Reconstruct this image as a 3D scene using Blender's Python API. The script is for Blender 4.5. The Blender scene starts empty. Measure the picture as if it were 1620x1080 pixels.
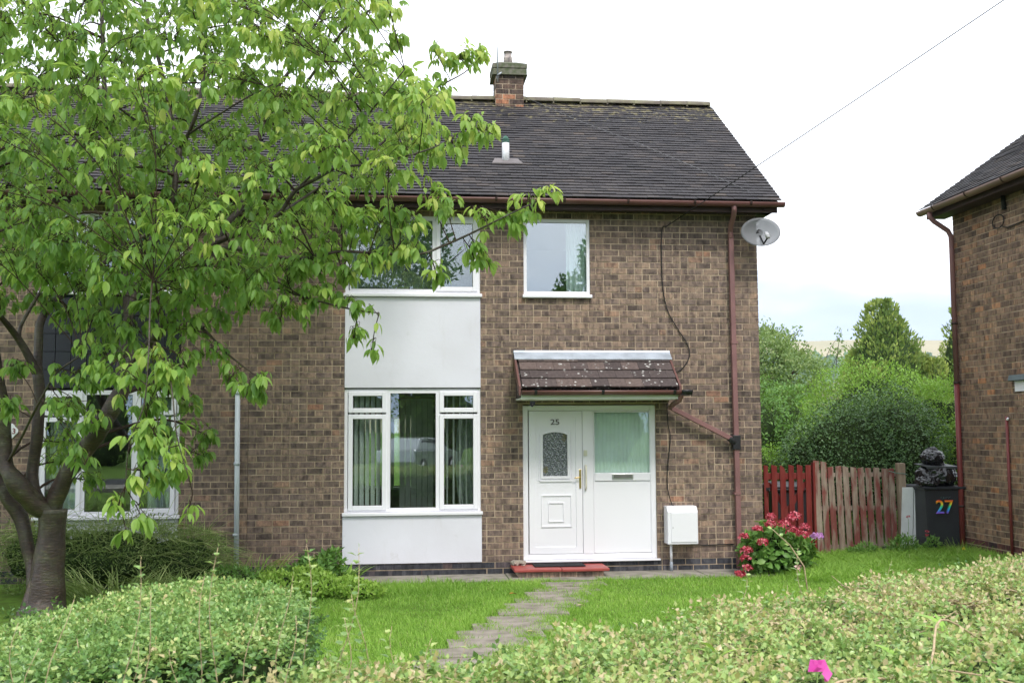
import bpy, bmesh, math, random
import numpy as np
from mathutils import Vector, Matrix, noise
R = math.radians
C = bpy.context.scene.collection
scene = bpy.context.scene

# ------------------------------------------------------------------ camera
cam_d = bpy.data.cameras.new("camera")
cam = bpy.data.objects.new("camera", cam_d); C.objects.link(cam)
cam_d.sensor_width = 36; cam_d.lens = 36*1730/1620
cam_d.clip_start = 0.1; cam_d.clip_end = 8000
cam.matrix_world = (Matrix.Translation((0, -14.4, 1.9)) @ Matrix.Rotation(R(-6.1), 4, 'Z')
                    @ Matrix.Rotation(R(90+4.53), 4, 'X') @ Matrix.Rotation(R(-0.32), 4, 'Z'))
cam_d.dof.use_dof = True; cam_d.dof.focus_distance = 13.5; cam_d.dof.aperture_fstop = 8
scene.camera = cam
# ------------------------------------------------------------------ sky
SUN_EL, SUN_ROT = R(52), R(163)      # behind the camera, to the right
w = bpy.data.worlds.new("World"); scene.world = w; w.use_nodes = True
nt = w.node_tree; nt.nodes.clear()
def wn(t, **k):
    n = nt.nodes.new(t)
    for a, b in k.items(): setattr(n, a, b)
    return n
tc = wn('ShaderNodeTexCoord'); sep = wn('ShaderNodeSeparateXYZ')
nt.links.new(tc.outputs['Generated'], sep.inputs[0])
sky = wn('ShaderNodeTexSky', sky_type='NISHITA'); sky.sun_disc = False
sky.sun_elevation = SUN_EL; sky.sun_rotation = SUN_ROT; sky.air_density = 1.0; sky.dust_density = 0.6
bg1 = wn('ShaderNodeBackground'); bg1.inputs[1].default_value = 0.12
nt.links.new(sky.outputs[0], bg1.inputs[0])
lift = wn('ShaderNodeVectorMath', operation='ADD'); lift.inputs[1].default_value = (0, 0, .30)
nt.links.new(tc.outputs['Generated'], lift.inputs[0]); nt.links.new(lift.outputs[0], sky.inputs[0])
# thin white overcast with paler blue openings low down
mp = wn('ShaderNodeMapping'); mp.inputs['Scale'].default_value = (2.2, 2.2, 7.0)
nt.links.new(tc.outputs['Generated'], mp.inputs[0])
nz = wn('ShaderNodeTexNoise'); nz.inputs['Scale'].default_value = 1.6; nz.inputs['Detail'].default_value = 5
nt.links.new(mp.outputs[0], nz.inputs[0])
el = wn('ShaderNodeMapRange'); el.inputs[1].default_value = 0.05; el.inputs[2].default_value = 0.30
el.inputs[3].default_value = -0.34; el.inputs[4].default_value = 0.62
nt.links.new(sep.outputs[2], el.inputs[0])
ad = wn('ShaderNodeMath', operation='ADD'); nt.links.new(nz.outputs[0], ad.inputs[0]); nt.links.new(el.outputs[0], ad.inputs[1])
mr = wn('ShaderNodeMapRange'); mr.interpolation_type = 'SMOOTHSTEP'
mr.inputs[1].default_value = 0.30; mr.inputs[2].default_value = 0.72; mr.inputs[3].default_value = 0.30
nt.links.new(ad.outputs[0], mr.inputs[0])
bg2 = wn('ShaderNodeBackground'); bg2.inputs[0].default_value = (.94, .985, 1.06, 1); bg2.inputs[1].default_value = 1.12
mx = wn('ShaderNodeMixShader'); out = wn('ShaderNodeOutputWorld')
nt.links.new(mr.outputs[0], mx.inputs[0]); nt.links.new(bg1.outputs[0], mx.inputs[1]); nt.links.new(bg2.outputs[0], mx.inputs[2])
nt.links.new(mx.outputs[0], out.inputs[0])
# ------------------------------------------------------------------ sun (through thin cloud)
sl = bpy.data.lights.new("sun", 'SUN'); sl.energy = 1.5; sl.angle = R(14); sl.color = (1, .96, .9)
so = bpy.data.objects.new("sun", sl); C.objects.link(so)
sd = Vector((math.sin(SUN_ROT)*math.cos(SUN_EL), math.cos(SUN_ROT)*math.cos(SUN_EL), math.sin(SUN_EL)))
so.rotation_euler = sd.to_track_quat('Z', 'Y').to_euler()
vs = scene.view_settings
vs.view_transform = 'Standard'; vs.look = 'None'; vs.gamma = 1; vs.exposure = 0.88
scene.cycles.transparent_max_bounces = 16
scene.cycles.max_bounces = 6
scene.cycles.sample_clamp_indirect = 6

# ------------------------------------------------------------------ helpers
ORG = {}
def org(o): return ORG.get(o.name, Vector((0, 0, 0))) if o else Vector((0, 0, 0))
def tag(o, label=None, cat=None, group=None, kind=None):
    if label: o['label'] = label
    if cat: o['category'] = cat
    if group: o['group'] = group
    if kind: o['kind'] = kind
    return o
def thing(name, loc, label, cat, group=None):
    o = bpy.data.objects.new(name, None); C.objects.link(o)
    o.empty_display_size = .2; o.location = loc; ORG[o.name] = Vector(loc)
    return tag(o, label, cat, group)
def link(name, me, parent=None, base=None):
    o = bpy.data.objects.new(name, me); C.objects.link(o)
    if parent:
        o.parent = parent; ORG[o.name] = org(parent)
    elif base is not None:
        o.location = base; ORG[o.name] = Vector(base)
    return o
class MB:
    def __init__(s): s.v = []; s.f = []; s.m = []; s.cur = 0; s.sm = []; s.smooth = False
    def face(s, pts):
        n = len(s.v); s.v += [tuple(p) for p in pts]; s.f.append(tuple(range(n, n+len(pts)))); s.m.append(s.cur); s.sm.append(s.smooth)
    def mesh(s, vs_, fs):
        n = len(s.v); s.v += [tuple(p) for p in vs_]
        for f in fs: s.f.append(tuple(i+n for i in f)); s.m.append(s.cur); s.sm.append(s.smooth)
    def box(s, x0, x1, y0, y1, z0, z1, M=None):
        vs_ = [Vector((x, y, z)) for x in (x0, x1) for y in (y0, y1) for z in (z0, z1)]
        if M: vs_ = [M @ p for p in vs_]
        s.mesh(vs_, [(0,1,3,2),(4,6,7,5),(0,4,5,1),(2,3,7,6),(0,2,6,4),(1,5,7,3)])
    def prism(s, poly, fn, a, b):
        """poly: 2D points; fn(p, t) -> 3D; extruded from a to b"""
        n = len(poly); vs_ = [fn(p, a) for p in poly]+[fn(p, b) for p in poly]
        s.mesh(vs_, [tuple(range(n-1, -1, -1)), tuple(range(n, 2*n))]+[(i, (i+1) % n, n+(i+1) % n, n+i) for i in range(n)])
    def tube(s, pts, rad, n=8, cap=True):
        pts = [Vector(p) for p in pts]
        if not hasattr(rad, '__len__'): rad = [rad]*len(pts)
        vs_ = []; fs = []; up = None
        for i, p in enumerate(pts):
            t = (pts[min(i+1, len(pts)-1)]-pts[max(i-1, 0)])
            t = t.normalized() if t.length > 1e-9 else Vector((0, 0, 1))
            if up is None: up = t.orthogonal().normalized()
            up = (up-t*up.dot(t)); up = up.normalized() if up.length > 1e-6 else t.orthogonal().normalized()
            b = t.cross(up)
            for k in range(n):
                a = 2*math.pi*k/n; vs_.append(p+(up*math.cos(a)+b*math.sin(a))*rad[i])
        for i in range(len(pts)-1):
            for k in range(n):
                fs.append((i*n+k, i*n+(k+1) % n, (i+1)*n+(k+1) % n, (i+1)*n+k))
        if cap: fs.append(tuple(range(n-1, -1, -1))); fs.append(tuple(range((len(pts)-1)*n, len(pts)*n)))
        s.mesh(vs_, fs)
    def lathe(s, c, prof, n=24, cap=True):
        vs_ = []; fs = []
        for r, z in prof:
            for k in range(n):
                a = 2*math.pi*k/n; vs_.append((c[0]+r*math.cos(a), c[1]+r*math.sin(a), c[2]+z))
        for i in range(len(prof)-1):
            for k in range(n): fs.append((i*n+k, i*n+(k+1) % n, (i+1)*n+(k+1) % n, (i+1)*n+k))
        if cap: fs.append(tuple(range(n-1, -1, -1))); fs.append(tuple(range((len(prof)-1)*n, len(prof)*n)))
        s.mesh(vs_, fs)
    def build(s, name, mats, parent=None, base=None, bevel=0, label=None):
        me = bpy.data.meshes.new(name)
        o = link(name, me, parent, base); b = org(o)
        me.from_pydata([(x-b[0], y-b[1], z-b[2]) for x, y, z in s.v], [], s.f)
        for m in (mats if isinstance(mats, (list, tuple)) else [mats]): me.materials.append(m)
        me.polygons.foreach_set('material_index', s.m); me.polygons.foreach_set('use_smooth', s.sm)
        me.update()
        if bevel:
            bv = o.modifiers.new('bevel', 'BEVEL'); bv.width = bevel; bv.segments = 2; bv.limit_method = 'ANGLE'
        if label: o['label'] = label
        return o
def build_each(self, name, mats, parent=None, **k):
    """one object for each loose piece"""
    par = list(range(len(self.v)))
    def find(i):
        while par[i] != i: par[i] = par[par[i]]; i = par[i]
        return i
    for f in self.f:
        for i in f[1:]: par[find(i)] = find(f[0])
    gr = {}
    for fi, f in enumerate(self.f): gr.setdefault(find(f[0]), []).append(fi)
    for fl in gr.values():
        m = MB(); ix = {}
        for fi in fl:
            for i in self.f[fi]:
                if i not in ix: ix[i] = len(m.v); m.v.append(self.v[i])
            m.f.append(tuple(ix[i] for i in self.f[fi])); m.m.append(self.m[fi]); m.sm.append(self.sm[fi])
        m.build(name, mats, parent, **k)
MB.build_each = build_each
def smooth_path(pts, sub=4):
    """Catmull-Rom through (x,y,z,r) points"""
    P = [np.array(p, float) for p in pts]; P = [2*P[0]-P[1]]+P+[2*P[-1]-P[-2]]; o = []
    for i in range(1, len(P)-2):
        for k in range(sub):
            t = k/sub
            o.append(.5*((2*P[i])+(-P[i-1]+P[i+1])*t+(2*P[i-1]-5*P[i]+4*P[i+1]-P[i+2])*t*t+(-P[i-1]+3*P[i]-3*P[i+1]+P[i+2])*t**3))
    o.append(P[-2]); return o

# ------------------------------------------------------------------ materials
def newmat(name):
    m = bpy.data.materials.new(name); m.use_nodes = True
    n = m.node_tree; n.nodes.clear(); return m, n
def N(n, t, **k):
    x = n.nodes.new(t)
    for a, b in k.items():
        if a == 'ins':
            for i, v in b.items():
                if isinstance(v, bpy.types.NodeSocket): n.links.new(v, x.inputs[i])
                else: x.inputs[i].default_value = v
        else: setattr(x, a, b)
    return x
def rgba(c): return (c[0], c[1], c[2], 1)
def ramp(n, fac, stops, interp='LINEAR'):
    r = N(n, 'ShaderNodeValToRGB'); cr = r.color_ramp; cr.interpolation = interp
    while len(cr.elements) > 1: cr.elements.remove(cr.elements[-1])
    cr.elements[0].position = stops[0][0]; cr.elements[0].color = rgba(stops[0][1])
    for p, c in stops[1:]:
        e = cr.elements.new(p); e.color = rgba(c)
    n.links.new(fac, r.inputs[0]); return r.outputs[0]
def mixc(n, fac, a, b, mode='MIX'):
    x = N(n, 'ShaderNodeMix', data_type='RGBA', blend_type=mode)
    for i, v in ((0, fac), (6, a), (7, b)):
        if isinstance(v, bpy.types.NodeSocket): n.links.new(v, x.inputs[i])
        else: x.inputs[i].default_value = v if i == 0 else rgba(v)
    return x.outputs[2]
def out(n, sh):
    o = N(n, 'ShaderNodeOutputMaterial'); n.links.new(sh, o.inputs[0])
def noise_t(n, scale, detail=4, vec=None, stretch=None, rough=.5):
    t = N(n, 'ShaderNodeTexCoord'); v = t.outputs['Object']
    if stretch:
        m = N(n, 'ShaderNodeMapping'); m.inputs['Scale'].default_value = stretch; n.links.new(v, m.inputs[0]); v = m.outputs[0]
    return N(n, 'ShaderNodeTexNoise', ins={'Vector': v, 'Scale': scale, 'Detail': detail, 'Roughness': rough}).outputs[0]
def simple(name, col, rough=.5, spec=.4, metal=0, vary=.12, vs=6, bump=0, bs=60, col2=None, coat=0):
    m, n = newmat(name)
    f = noise_t(n, vs, 5)
    c2 = col2 if col2 else tuple(c*(1-vary*2) for c in col)
    c = ramp(n, f, [(.3, c2), (.62, col)])
    p = N(n, 'ShaderNodeBsdfPrincipled', ins={'Base Color': c, 'Roughness': rough, 'Specular IOR Level': spec, 'Metallic': metal, 'Coat Weight': coat})
    if bump:
        b = N(n, 'ShaderNodeBump', ins={'Strength': bump, 'Distance': .01, 'Height': noise_t(n, bs, 3)})
        n.links.new(b.outputs[0], p.inputs['Normal'])
    out(n, p.outputs[0]); return m
def brick_mat(name, stops, orange=.5):
    m, n = newmat(name)
    g = N(n, 'ShaderNodeNewGeometry')
    rnd = g.outputs['Random Per Island']
    c = ramp(n, rnd, stops, 'LINEAR')
    # dragged vertical texture of the rustic face and soot blotches
    f = noise_t(n, 1, 3, stretch=(38, 38, 6), rough=.65); f2 = noise_t(n, 120, 3)
    c = mixc(n, .8, c, ramp(n, f, [(.34, (.52, .50, .49)), (.46, (.92, .91, .90)), (.56, (1.0, .98, .96)), (.68, (1.5, 1.42, 1.32))]), 'MULTIPLY')
    c = mixc(n, .5, c, ramp(n, f2, [(.35, (.55, .55, .55)), (.6, (1.15, 1.12, 1.1))]), 'MULTIPLY')
    f4 = noise_t(n, 1, 2, stretch=(13, 13, 9))
    c = mixc(n, .8, c, ramp(n, f4, [(.36, (.55, .53, .56)), (.48, (1, 1, 1)), (.64, (1.38, 1.32, 1.24))]), 'MULTIPLY')
    f3 = noise_t(n, .7, 4)
    c = mixc(n, .6, c, ramp(n, f3, [(.35, (.78, .77, .78)), (.65, (1.18, 1.15, 1.1))]), 'MULTIPLY')
    p = N(n, 'ShaderNodeBsdfPrincipled', ins={'Base Color': c, 'Roughness': .85, 'Specular IOR Level': .25})
    b = N(n, 'ShaderNodeBump', ins={'Strength': .7, 'Distance': .006, 'Height': f})
    n.links.new(b.outputs[0], p.inputs['Normal'])
    out(n, p.outputs[0]); return m
def leaf_mat(name, stops, trans=.35, rough=.42, tcol=(.30, .45, .06), spec=.35):
    m, n = newmat(name)
    a = N(n, 'ShaderNodeAttribute', attribute_name='tone')
    c = ramp(n, a.outputs['Fac'], stops)
    p = N(n, 'ShaderNodeBsdfPrincipled', ins={'Base Color': c, 'Roughness': rough, 'Specular IOR Level': spec})
    t = N(n, 'ShaderNodeBsdfTranslucent', ins={'Color': mixc(n, .5, c, tcol, 'MIX')})
    x = N(n, 'ShaderNodeMixShader', ins={0: trans, 1: p.outputs[0], 2: t.outputs[0]})
    out(n, x.outputs[0]); return m
def glass_mat(name, refl=.16, tint=(.86, .9, .89), rough=0.0):
    m, n = newmat(name)
    bf = N(n, 'ShaderNodeNewGeometry').outputs['Backfacing']
    io = N(n, 'ShaderNodeMapRange', ins={0: bf, 1: 0.0, 2: 1.0, 3: 1.5, 4: 1/1.5})
    fr = N(n, 'ShaderNodeFresnel', ins={'IOR': io.outputs[0]})
    ad = N(n, 'ShaderNodeMath', operation='ADD', use_clamp=True, ins={0: fr.outputs[0], 1: refl})
    b = N(n, 'ShaderNodeBump', ins={'Strength': .05, 'Distance': .004, 'Height': noise_t(n, 2.2, 1)})
    g = N(n, 'ShaderNodeBsdfGlossy', ins={'Roughness': rough, 'Color': (.92, .97, 1, 1), 'Normal': b.outputs[0]})
    t = N(n, 'ShaderNodeBsdfTransparent', ins={'Color': rgba(tint)})
    x = N(n, 'ShaderNodeMixShader', ins={0: ad.outputs[0], 1: t.outputs[0], 2: g.outputs[0]})
    out(n, x.outputs[0]); return m

BR = [(0, (0.125, 0.098, 0.085)), (.12, (0.148, 0.115, 0.098)), (.26, (0.167, 0.128, 0.111)), (.42, (0.202, 0.153, 0.127)), (.55, (0.184, 0.143, 0.127)), (.7, (0.242, 0.183, 0.147)),
      (.84, (0.213, 0.160, 0.131)), (.93, (0.272, 0.201, 0.157)), (.985, (0.272, 0.181, 0.136)), (1, (0.301, 0.172, 0.121))]
M_brick = brick_mat('brown_rustic_brick', BR)
BR2 = [(0, (.14, .098, .074)), (.16, (.175, .123, .091)), (.34, (.215, .15, .11)), (.55, (.25, .174, .126)), (.75, (.27, .182, .128)), (.93, (.30, .19, .125)), (1, (.38, .19, .10))]
M_brick_nb = brick_mat('neighbour_brown_brick', BR2)
M_blue = brick_mat('blue_engineering_brick', [(0, (.035, .037, .045)), (.5, (.055, .058, .072)), (.9, (.085, .088, .105)), (1, (.12, .07, .06))])
M_red_plinth = brick_mat('dark_red_plinth_brick', [(0, (.05, .03, .035)), (.5, (.10, .045, .045)), (1, (.16, .07, .06))])
M_mortar = simple('lime_mortar', (.52, .405, .295), .95, .1, vary=.2, vs=3, bump=.3)
M_upvc = simple('white_upvc', (.80, .79, .835), .32, .5, vary=.02, vs=1.2)
M_grey_upvc = simple('window_gasket', (.12, .12, .12), .6, .3)
M_brown = simple('brown_upvc_gutter', (.15, .07, .06), .42, .45, vary=.10, vs=4)
M_brown2 = simple('dark_brown_trim', (.05, .028, .024), .6, .3, vary=.12)
M_pipe = simple('faded_brown_downpipe', (.23, .115, .11), .5, .4, vary=.12, vs=3)
M_redpipe = simple('red_brown_painted_pipe', (.19, .04, .036), .5, .4, vary=.1, vs=5)
M_black = simple('black_plastic', (.02, .02, .022), .45, .4)
M_cable = simple('black_cable', (.018, .018, .018), .6, .3)
M_glass = glass_mat('window_glass', .10)
M_glass_up = glass_mat('upstairs_window_glass', .17)
M_curtain = simple('pale_net_curtain', (.74, .82, .80), .9, .1, vary=.06, vs=4)
M_blind = simple('vertical_blind_fabric', (.72, .74, .70), .85, .1, vary=.04)
M_drape = simple('patterned_curtain', (.42, .46, .42), .9, .1, vary=.2, vs=9)
M_inner = simple('interior_plaster', (.30, .29, .26), .9, .1, vary=.05)
M_floor = simple('dark_carpet', (.07, .05, .04), .95, .1)
M_brass = simple('polished_brass', (.75, .55, .22), .28, .5, metal=1, vary=.05)
M_chrome = simple('brushed_chrome', (.6, .6, .58), .3, .5, metal=1, vary=.05)
M_slate_pl = simple('charcoal_wall_cladding', (.012, .013, .022), .4, .5, vary=.15, vs=3)

# painted render panel with faint stains
def render_mat():
    m, n = newmat('painted_render')
    f = noise_t(n, 1.3, 5); f2 = noise_t(n, 3.1, 6, rough=.65)
    c = ramp(n, f, [(.3, (.64, .63, .685)), (.6, (.70, .695, .765))])
    c = mixc(n, 1, c, ramp(n, f2, [(.26, (.80, .78, .74)), (.38, (1, 1, 1))]), 'MULTIPLY')
    c = mixc(n, .35, c, ramp(n, noise_t(n, 1, 5, stretch=(5, 5, 1.0), rough=.7), [(.30, (.84, .82, .78)), (.42, (1, 1, 1))]), 'MULTIPLY')
    p = N(n, 'ShaderNodeBsdfPrincipled', ins={'Base Color': c, 'Roughness': .75, 'Specular IOR Level': .25})
    b = N(n, 'ShaderNodeBump', ins={'Strength': .25, 'Distance': .006, 'Height': noise_t(n, 14, 4)})
    n.links.new(b.outputs[0], p.inputs['Normal']); out(n, p.outputs[0]); return m
M_render = render_mat()
def tile_mat():
    m, n = newmat('weathered_plain_tile')
    g = N(n, 'ShaderNodeNewGeometry')
    c = ramp(n, g.outputs['Random Per Island'], [(0, (.027, .025, .028)), (.4, (.036, .033, .037)), (.85, (.045, .041, .043)), (.97, (.058, .049, .047)), (1, (.085, .07, .06))])
    f = noise_t(n, 1.1, 5)
    c = mixc(n, .8, c, ramp(n, f, [(.35, (.82, .82, .84)), (.65, (1.22, 1.14, 1.07))]), 'MULTIPLY')
    # moss and lichen towards the ridge
    tcn = N(n, 'ShaderNodeTexCoord'); sp = N(n, 'ShaderNodeSeparateXYZ', ins={0: tcn.outputs['Object']})
    up = N(n, 'ShaderNodeMapRange', ins={0: sp.outputs[2], 1: 6.2, 2: 7.3, 3: 0, 4: .24})
    l = N(n, 'ShaderNodeMath', operation='ADD', ins={0: noise_t(n, 9, 6, rough=.7), 1: up.outputs[0]})
    lm = ramp(n, l.outputs[0], [(.68, (0, 0, 0)), (.78, (1, 1, 1))])
    c = mixc(n, lm, c, (.22, .19, .10))
    p = N(n, 'ShaderNodeBsdfPrincipled', ins={'Base Color': c, 'Roughness': .72, 'Specular IOR Level': .35})
    b = N(n, 'ShaderNodeBump', ins={'Strength': .4, 'Distance': .004, 'Height': noise_t(n, 70, 3)})
    n.links.new(b.outputs[0], p.inputs['Normal']); out(n, p.outputs[0]); return m
M_tile = tile_mat()
def lichen_tile():
    m, n = newmat('lichened_porch_tile')
    g = N(n, 'ShaderNodeNewGeometry')
    c = ramp(n, g.outputs['Random Per Island'], [(0, (.065, .050, .048)), (.5, (.09, .068, .064)), (1, (.135, .098, .086))])
    tcn = N(n, 'ShaderNodeTexCoord'); 
    vo = N(n, 'ShaderNodeTexVoronoi', ins={'Vector': tcn.outputs['Object'], 'Scale': 17.0, 'Randomness': 1})
    s = ramp(n, vo.outputs['Distance'], [(.20, (1, 1, 1)), (.30, (0, 0, 0))])
    big = ramp(n, noise_t(n, 5, 2), [(.48, (0, 0, 0)), (.57, (1, 1, 1))])
    c = mixc(n, mixc(n, 1, s, big, 'MULTIPLY'), c, (.50, .49, .46))
    c = mixc(n, .6, c, ramp(n, noise_t(n, 30, 4), [(.35, (.6, .6, .6)), (.6, (1.1, 1.1, 1.1))]), 'MULTIPLY')
    p = N(n, 'ShaderNodeBsdfPrincipled', ins={'Base Color': c, 'Roughness': .8, 'Specular IOR Level': .3})
    out(n, p.outputs[0]); return m
M_ptile = lichen_tile()
M_lead = simple('lead_flashing', (.50, .55, .62), .45, .5, metal=.3, vary=.15, vs=5)
M_ridge = simple('mossy_ridge_tile', (.13, .11, .09), .85, .2, vary=.2, vs=7, col2=(.20, .19, .12))
M_conc = simple('concrete_path', (.30, .27, .235), .9, .2, vary=.22, vs=5, bump=.3, col2=(.17, .16, .125))
M_slab = simple('paving_slab', (.30, .262, .225), .9, .2, vary=.2, vs=6, bump=.4, col2=(.17, .15, .12))
M_stepred = simple('red_painted_step', (.36, .07, .06), .5, .4, vary=.12, vs=8)
M_mat = simple('charcoal_door_mat', (.035, .035, .038), .95, .1, bump=.6, bs=300)
M_wht = simple('white_paint', (.74, .75, .76), .5, .4, vary=.06)
M_bin = simple('dark_grey_bin_plastic', (.030, .033, .038), .45, .4, vary=.12, vs=5)
M_bag = simple('black_bin_bag_film', (.010, .010, .012), .24, .55, vary=.1, bump=.18, bs=12)
M_rubber = simple('tyre_rubber', (.02, .02, .02), .8, .2)
def wood_mat(name, a, b, c3, lo=.45, hi=.55):
    m, n = newmat(name)
    f = noise_t(n, 1, 5, stretch=(9, 9, 2.2), rough=.6); g = noise_t(n, 1, 3, stretch=(120, 120, 4))
    gi = N(n, 'ShaderNodeNewGeometry')
    s = N(n, 'ShaderNodeMath', operation='MULTIPLY_ADD', ins={0: gi.outputs['Random Per Island'], 1: .16, 2: f})
    c = ramp(n, s.outputs[0], [(lo, a), (hi, b), (.8, c3)])
    c = mixc(n, .55, c, ramp(n, g, [(.35, (.6, .6, .6)), (.6, (1.1, 1.1, 1.1))]), 'MULTIPLY')
    p = N(n, 'ShaderNodeBsdfPrincipled', ins={'Base Color': c, 'Roughness': .75, 'Specular IOR Level': .25})
    out(n, p.outputs[0]); return m
M_gate = wood_mat('red_stained_gate_wood', (.15, .018, .015), (.18, .023, .019), (.21, .05, .038))
M_fence = wood_mat('peeling_weathered_fence_wood', (.19, .058, .048), (.25, .18, .14), (.37, .32, .25), .48, .58)
M_post = wood_mat('old_timber_post', (.28, .20, .14), (.33, .25, .18), (.4, .33, .25))
def bark_mat():
    m, n = newmat('cherry_bark')
    f = noise_t(n, 1, 5, stretch=(12, 12, 95), rough=.7); g = noise_t(n, 5, 6, rough=.65); hgt = noise_t(n, 1, 5, stretch=(20, 20, 60), rough=.65)
    c = ramp(n, g, [(.32, (.026, .016, .013)), (.48, (.042, .027, .020)), (.58, (.050, .045, .022)), (.74, (.11, .11, .085))])
    c = mixc(n, .55, c, ramp(n, f, [(.40, (.55, .5, .48)), (.55, (1.1, 1.05, 1)), (.62, (2.6, 2.3, 2.0))]), 'MULTIPLY')
    p = N(n, 'ShaderNodeBsdfPrincipled', ins={'Base Color': c, 'Roughness': .42, 'Specular IOR Level': .5})
    b = N(n, 'ShaderNodeBump', ins={'Strength': .7, 'Distance': .014, 'Height': hgt})
    n.links.new(b.outputs[0], p.inputs['Normal']); out(n, p.outputs[0]); return m
M_bark = bark_mat()
M_twig = simple('twig_bark', (.045, .028, .018), .7, .2)
M_deadtwig = simple('cut_twig', (.46, .35, .22), .8, .2, vary=.2, vs=40)
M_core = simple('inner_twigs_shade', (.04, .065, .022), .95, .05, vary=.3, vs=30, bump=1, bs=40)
LF = lambda a, b, c, d=None: [(0, a), (.45, b), (.85, c)]+([(1, d)] if d else [])
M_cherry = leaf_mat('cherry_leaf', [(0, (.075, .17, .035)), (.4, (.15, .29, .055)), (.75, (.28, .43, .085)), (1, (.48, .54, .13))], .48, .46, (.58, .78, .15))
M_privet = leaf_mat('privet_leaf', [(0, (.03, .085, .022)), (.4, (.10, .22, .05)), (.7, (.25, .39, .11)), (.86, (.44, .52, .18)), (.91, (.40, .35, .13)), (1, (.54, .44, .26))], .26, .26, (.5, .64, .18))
M_laurel = leaf_mat('dark_hedge_leaf', [(0, (.04, .10, .04)), (.5, (.11, .22, .075)), (1, (.23, .38, .12))], .18, .35)
M_bright = leaf_mat('bright_hedge_leaf', [(0, (.10, .22, .03)), (.5, (.24, .43, .06)), (1, (.38, .56, .10))], .35, .45)
M_conifer = leaf_mat('golden_conifer_foliage', [(0, (.04, .095, .028)), (.5, (.14, .23, .055)), (1, (.42, .47, .12))], .2, .7, (.3, .35, .05))
M_willow = leaf_mat('grey_green_leaf', [(0, (.07, .13, .045)), (.5, (.17, .25, .085)), (1, (.32, .38, .15))], .3, .55)
M_autumn = leaf_mat('tan_far_foliage', [(0, (.13, .16, .07)), (.5, (.25, .26, .12)), (1, (.38, .35, .18))], .3, .6)
M_grass = leaf_mat('grass_blade', [(0, (.12, .26, .025)), (.5, (.27, .46, .07)), (.9, (.38, .58, .10)), (1, (.52, .50, .24))], .4, .5, (.25, .5, .04))
M_broom = leaf_mat('arching_stem_foliage', [(0, (.06, .10, .03)), (.5, (.16, .24, .065)), (1, (.40, .46, .18))], .2, .6)
M_hyd = leaf_mat('hydrangea_leaf', [(0, (.06, .15, .03)), (.5, (.14, .29, .06)), (1, (.27, .42, .11))], .3, .45)
M_petal = leaf_mat('red_flower_petal', [(0, (.26, .012, .03)), (.5, (.52, .05, .09)), (1, (.76, .26, .30))], .25, .6, (.6, .05, .08))
M_lilac = leaf_mat('lilac_flower_petal', [(0, (.45, .16, .50)), (1, (.72, .42, .72))], .25, .6, (.6, .3, .6))
M_pink = leaf_mat('magenta_flower_petal', [(0, (.62, .05, .36)), (1, (.82, .14, .52))], .3, .5, (.8, .1, .5))
M_palepink = leaf_mat('pale_pink_petal', [(0, (.75, .45, .42)), (1, (.8, .6, .55))], .3, .5, (.8, .5, .5))
M_yellow = leaf_mat('yellow_petal', [(0, (.8, .6, .02)), (1, (.85, .7, .05))], .3, .5, (.8, .6, .05))
M_soil = simple('lawn_soil', (.12, .22, .035), .95, .05, vary=.3, vs=8, bump=.6, col2=(.09, .13, .03))
M_road = simple('asphalt', (.055, .055, .055), .9, .2, vary=.1, vs=20)
M_moor = simple('moor_grass', (.36, .31, .19), .95, .05, vary=.12, vs=.006, col2=(.30, .27, .16))
M_wood_far = simple('far_wood', (.035, .06, .035), .95, .05, vary=.3, vs=.03)
M_car = simple('silver_car_paint', (.55, .58, .60), .25, .5, metal=.6, vary=.02, coat=.5)
M_num = simple('dark_number', (.06, .05, .04), .4, .4)

# ------------------------------------------------------------------ leaf instancing
def T_leaf(rows, fold=.22, droop=.25, wide=.5, curl=0):
    """leaf along +Y, unit length; rows = [(t, halfwidth)] interior rows"""
    v = [(0, 0, 0)]; f = []
    for t, h in rows:
        z = -droop*t*t
        v += [(-h*wide, t, z+fold*h*wide), (0, t, z), (h*wide, t, z+fold*h*wide)]
    v.append((0, 1, -droop)); last = len(v)-1
    f += [(0, 2, 1), (0, 3, 2)]
    for i in range(len(rows)-1):
        a = 1+3*i; b = a+3
        f += [(a, a+1, b+1, b), (a+1, a+2, b+2, b+1)]
    a = 1+3*(len(rows)-1); f += [(a, a+1, last), (a+1, a+2, last)]
    return np.array(v, float), f
T_cherry = T_leaf([(.14, .55), (.36, 1.0), (.62, .95), (.82, .5), (.92, .16)], .35, .3, .25)
T_oval = T_leaf([(.48, 1.0)], .4, .18, .27)
T_fine = T_leaf([(.5, 1.0)], .3, .1, .12)
T_blade = (np.array([(-.5, 0, 0), (.5, 0, 0), (.32, .55, -.06), (-.32, .55, -.06), (0, 1, -.3)], float), [(0, 1, 2, 3), (3, 2, 4)])
T_strap = T_leaf([(.25, .9), (.5, 1.0), (.75, .8)], .3, .6, .035)
T_petal = (np.array([(0, 0, 0), (-.4, .5, .05), (0, 1, -.05), (.4, .5, .05)], float), [(0, 3, 2, 1)])
def norm(a): return a/np.maximum(np.linalg.norm(a, axis=-1, keepdims=True), 1e-9)
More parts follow.
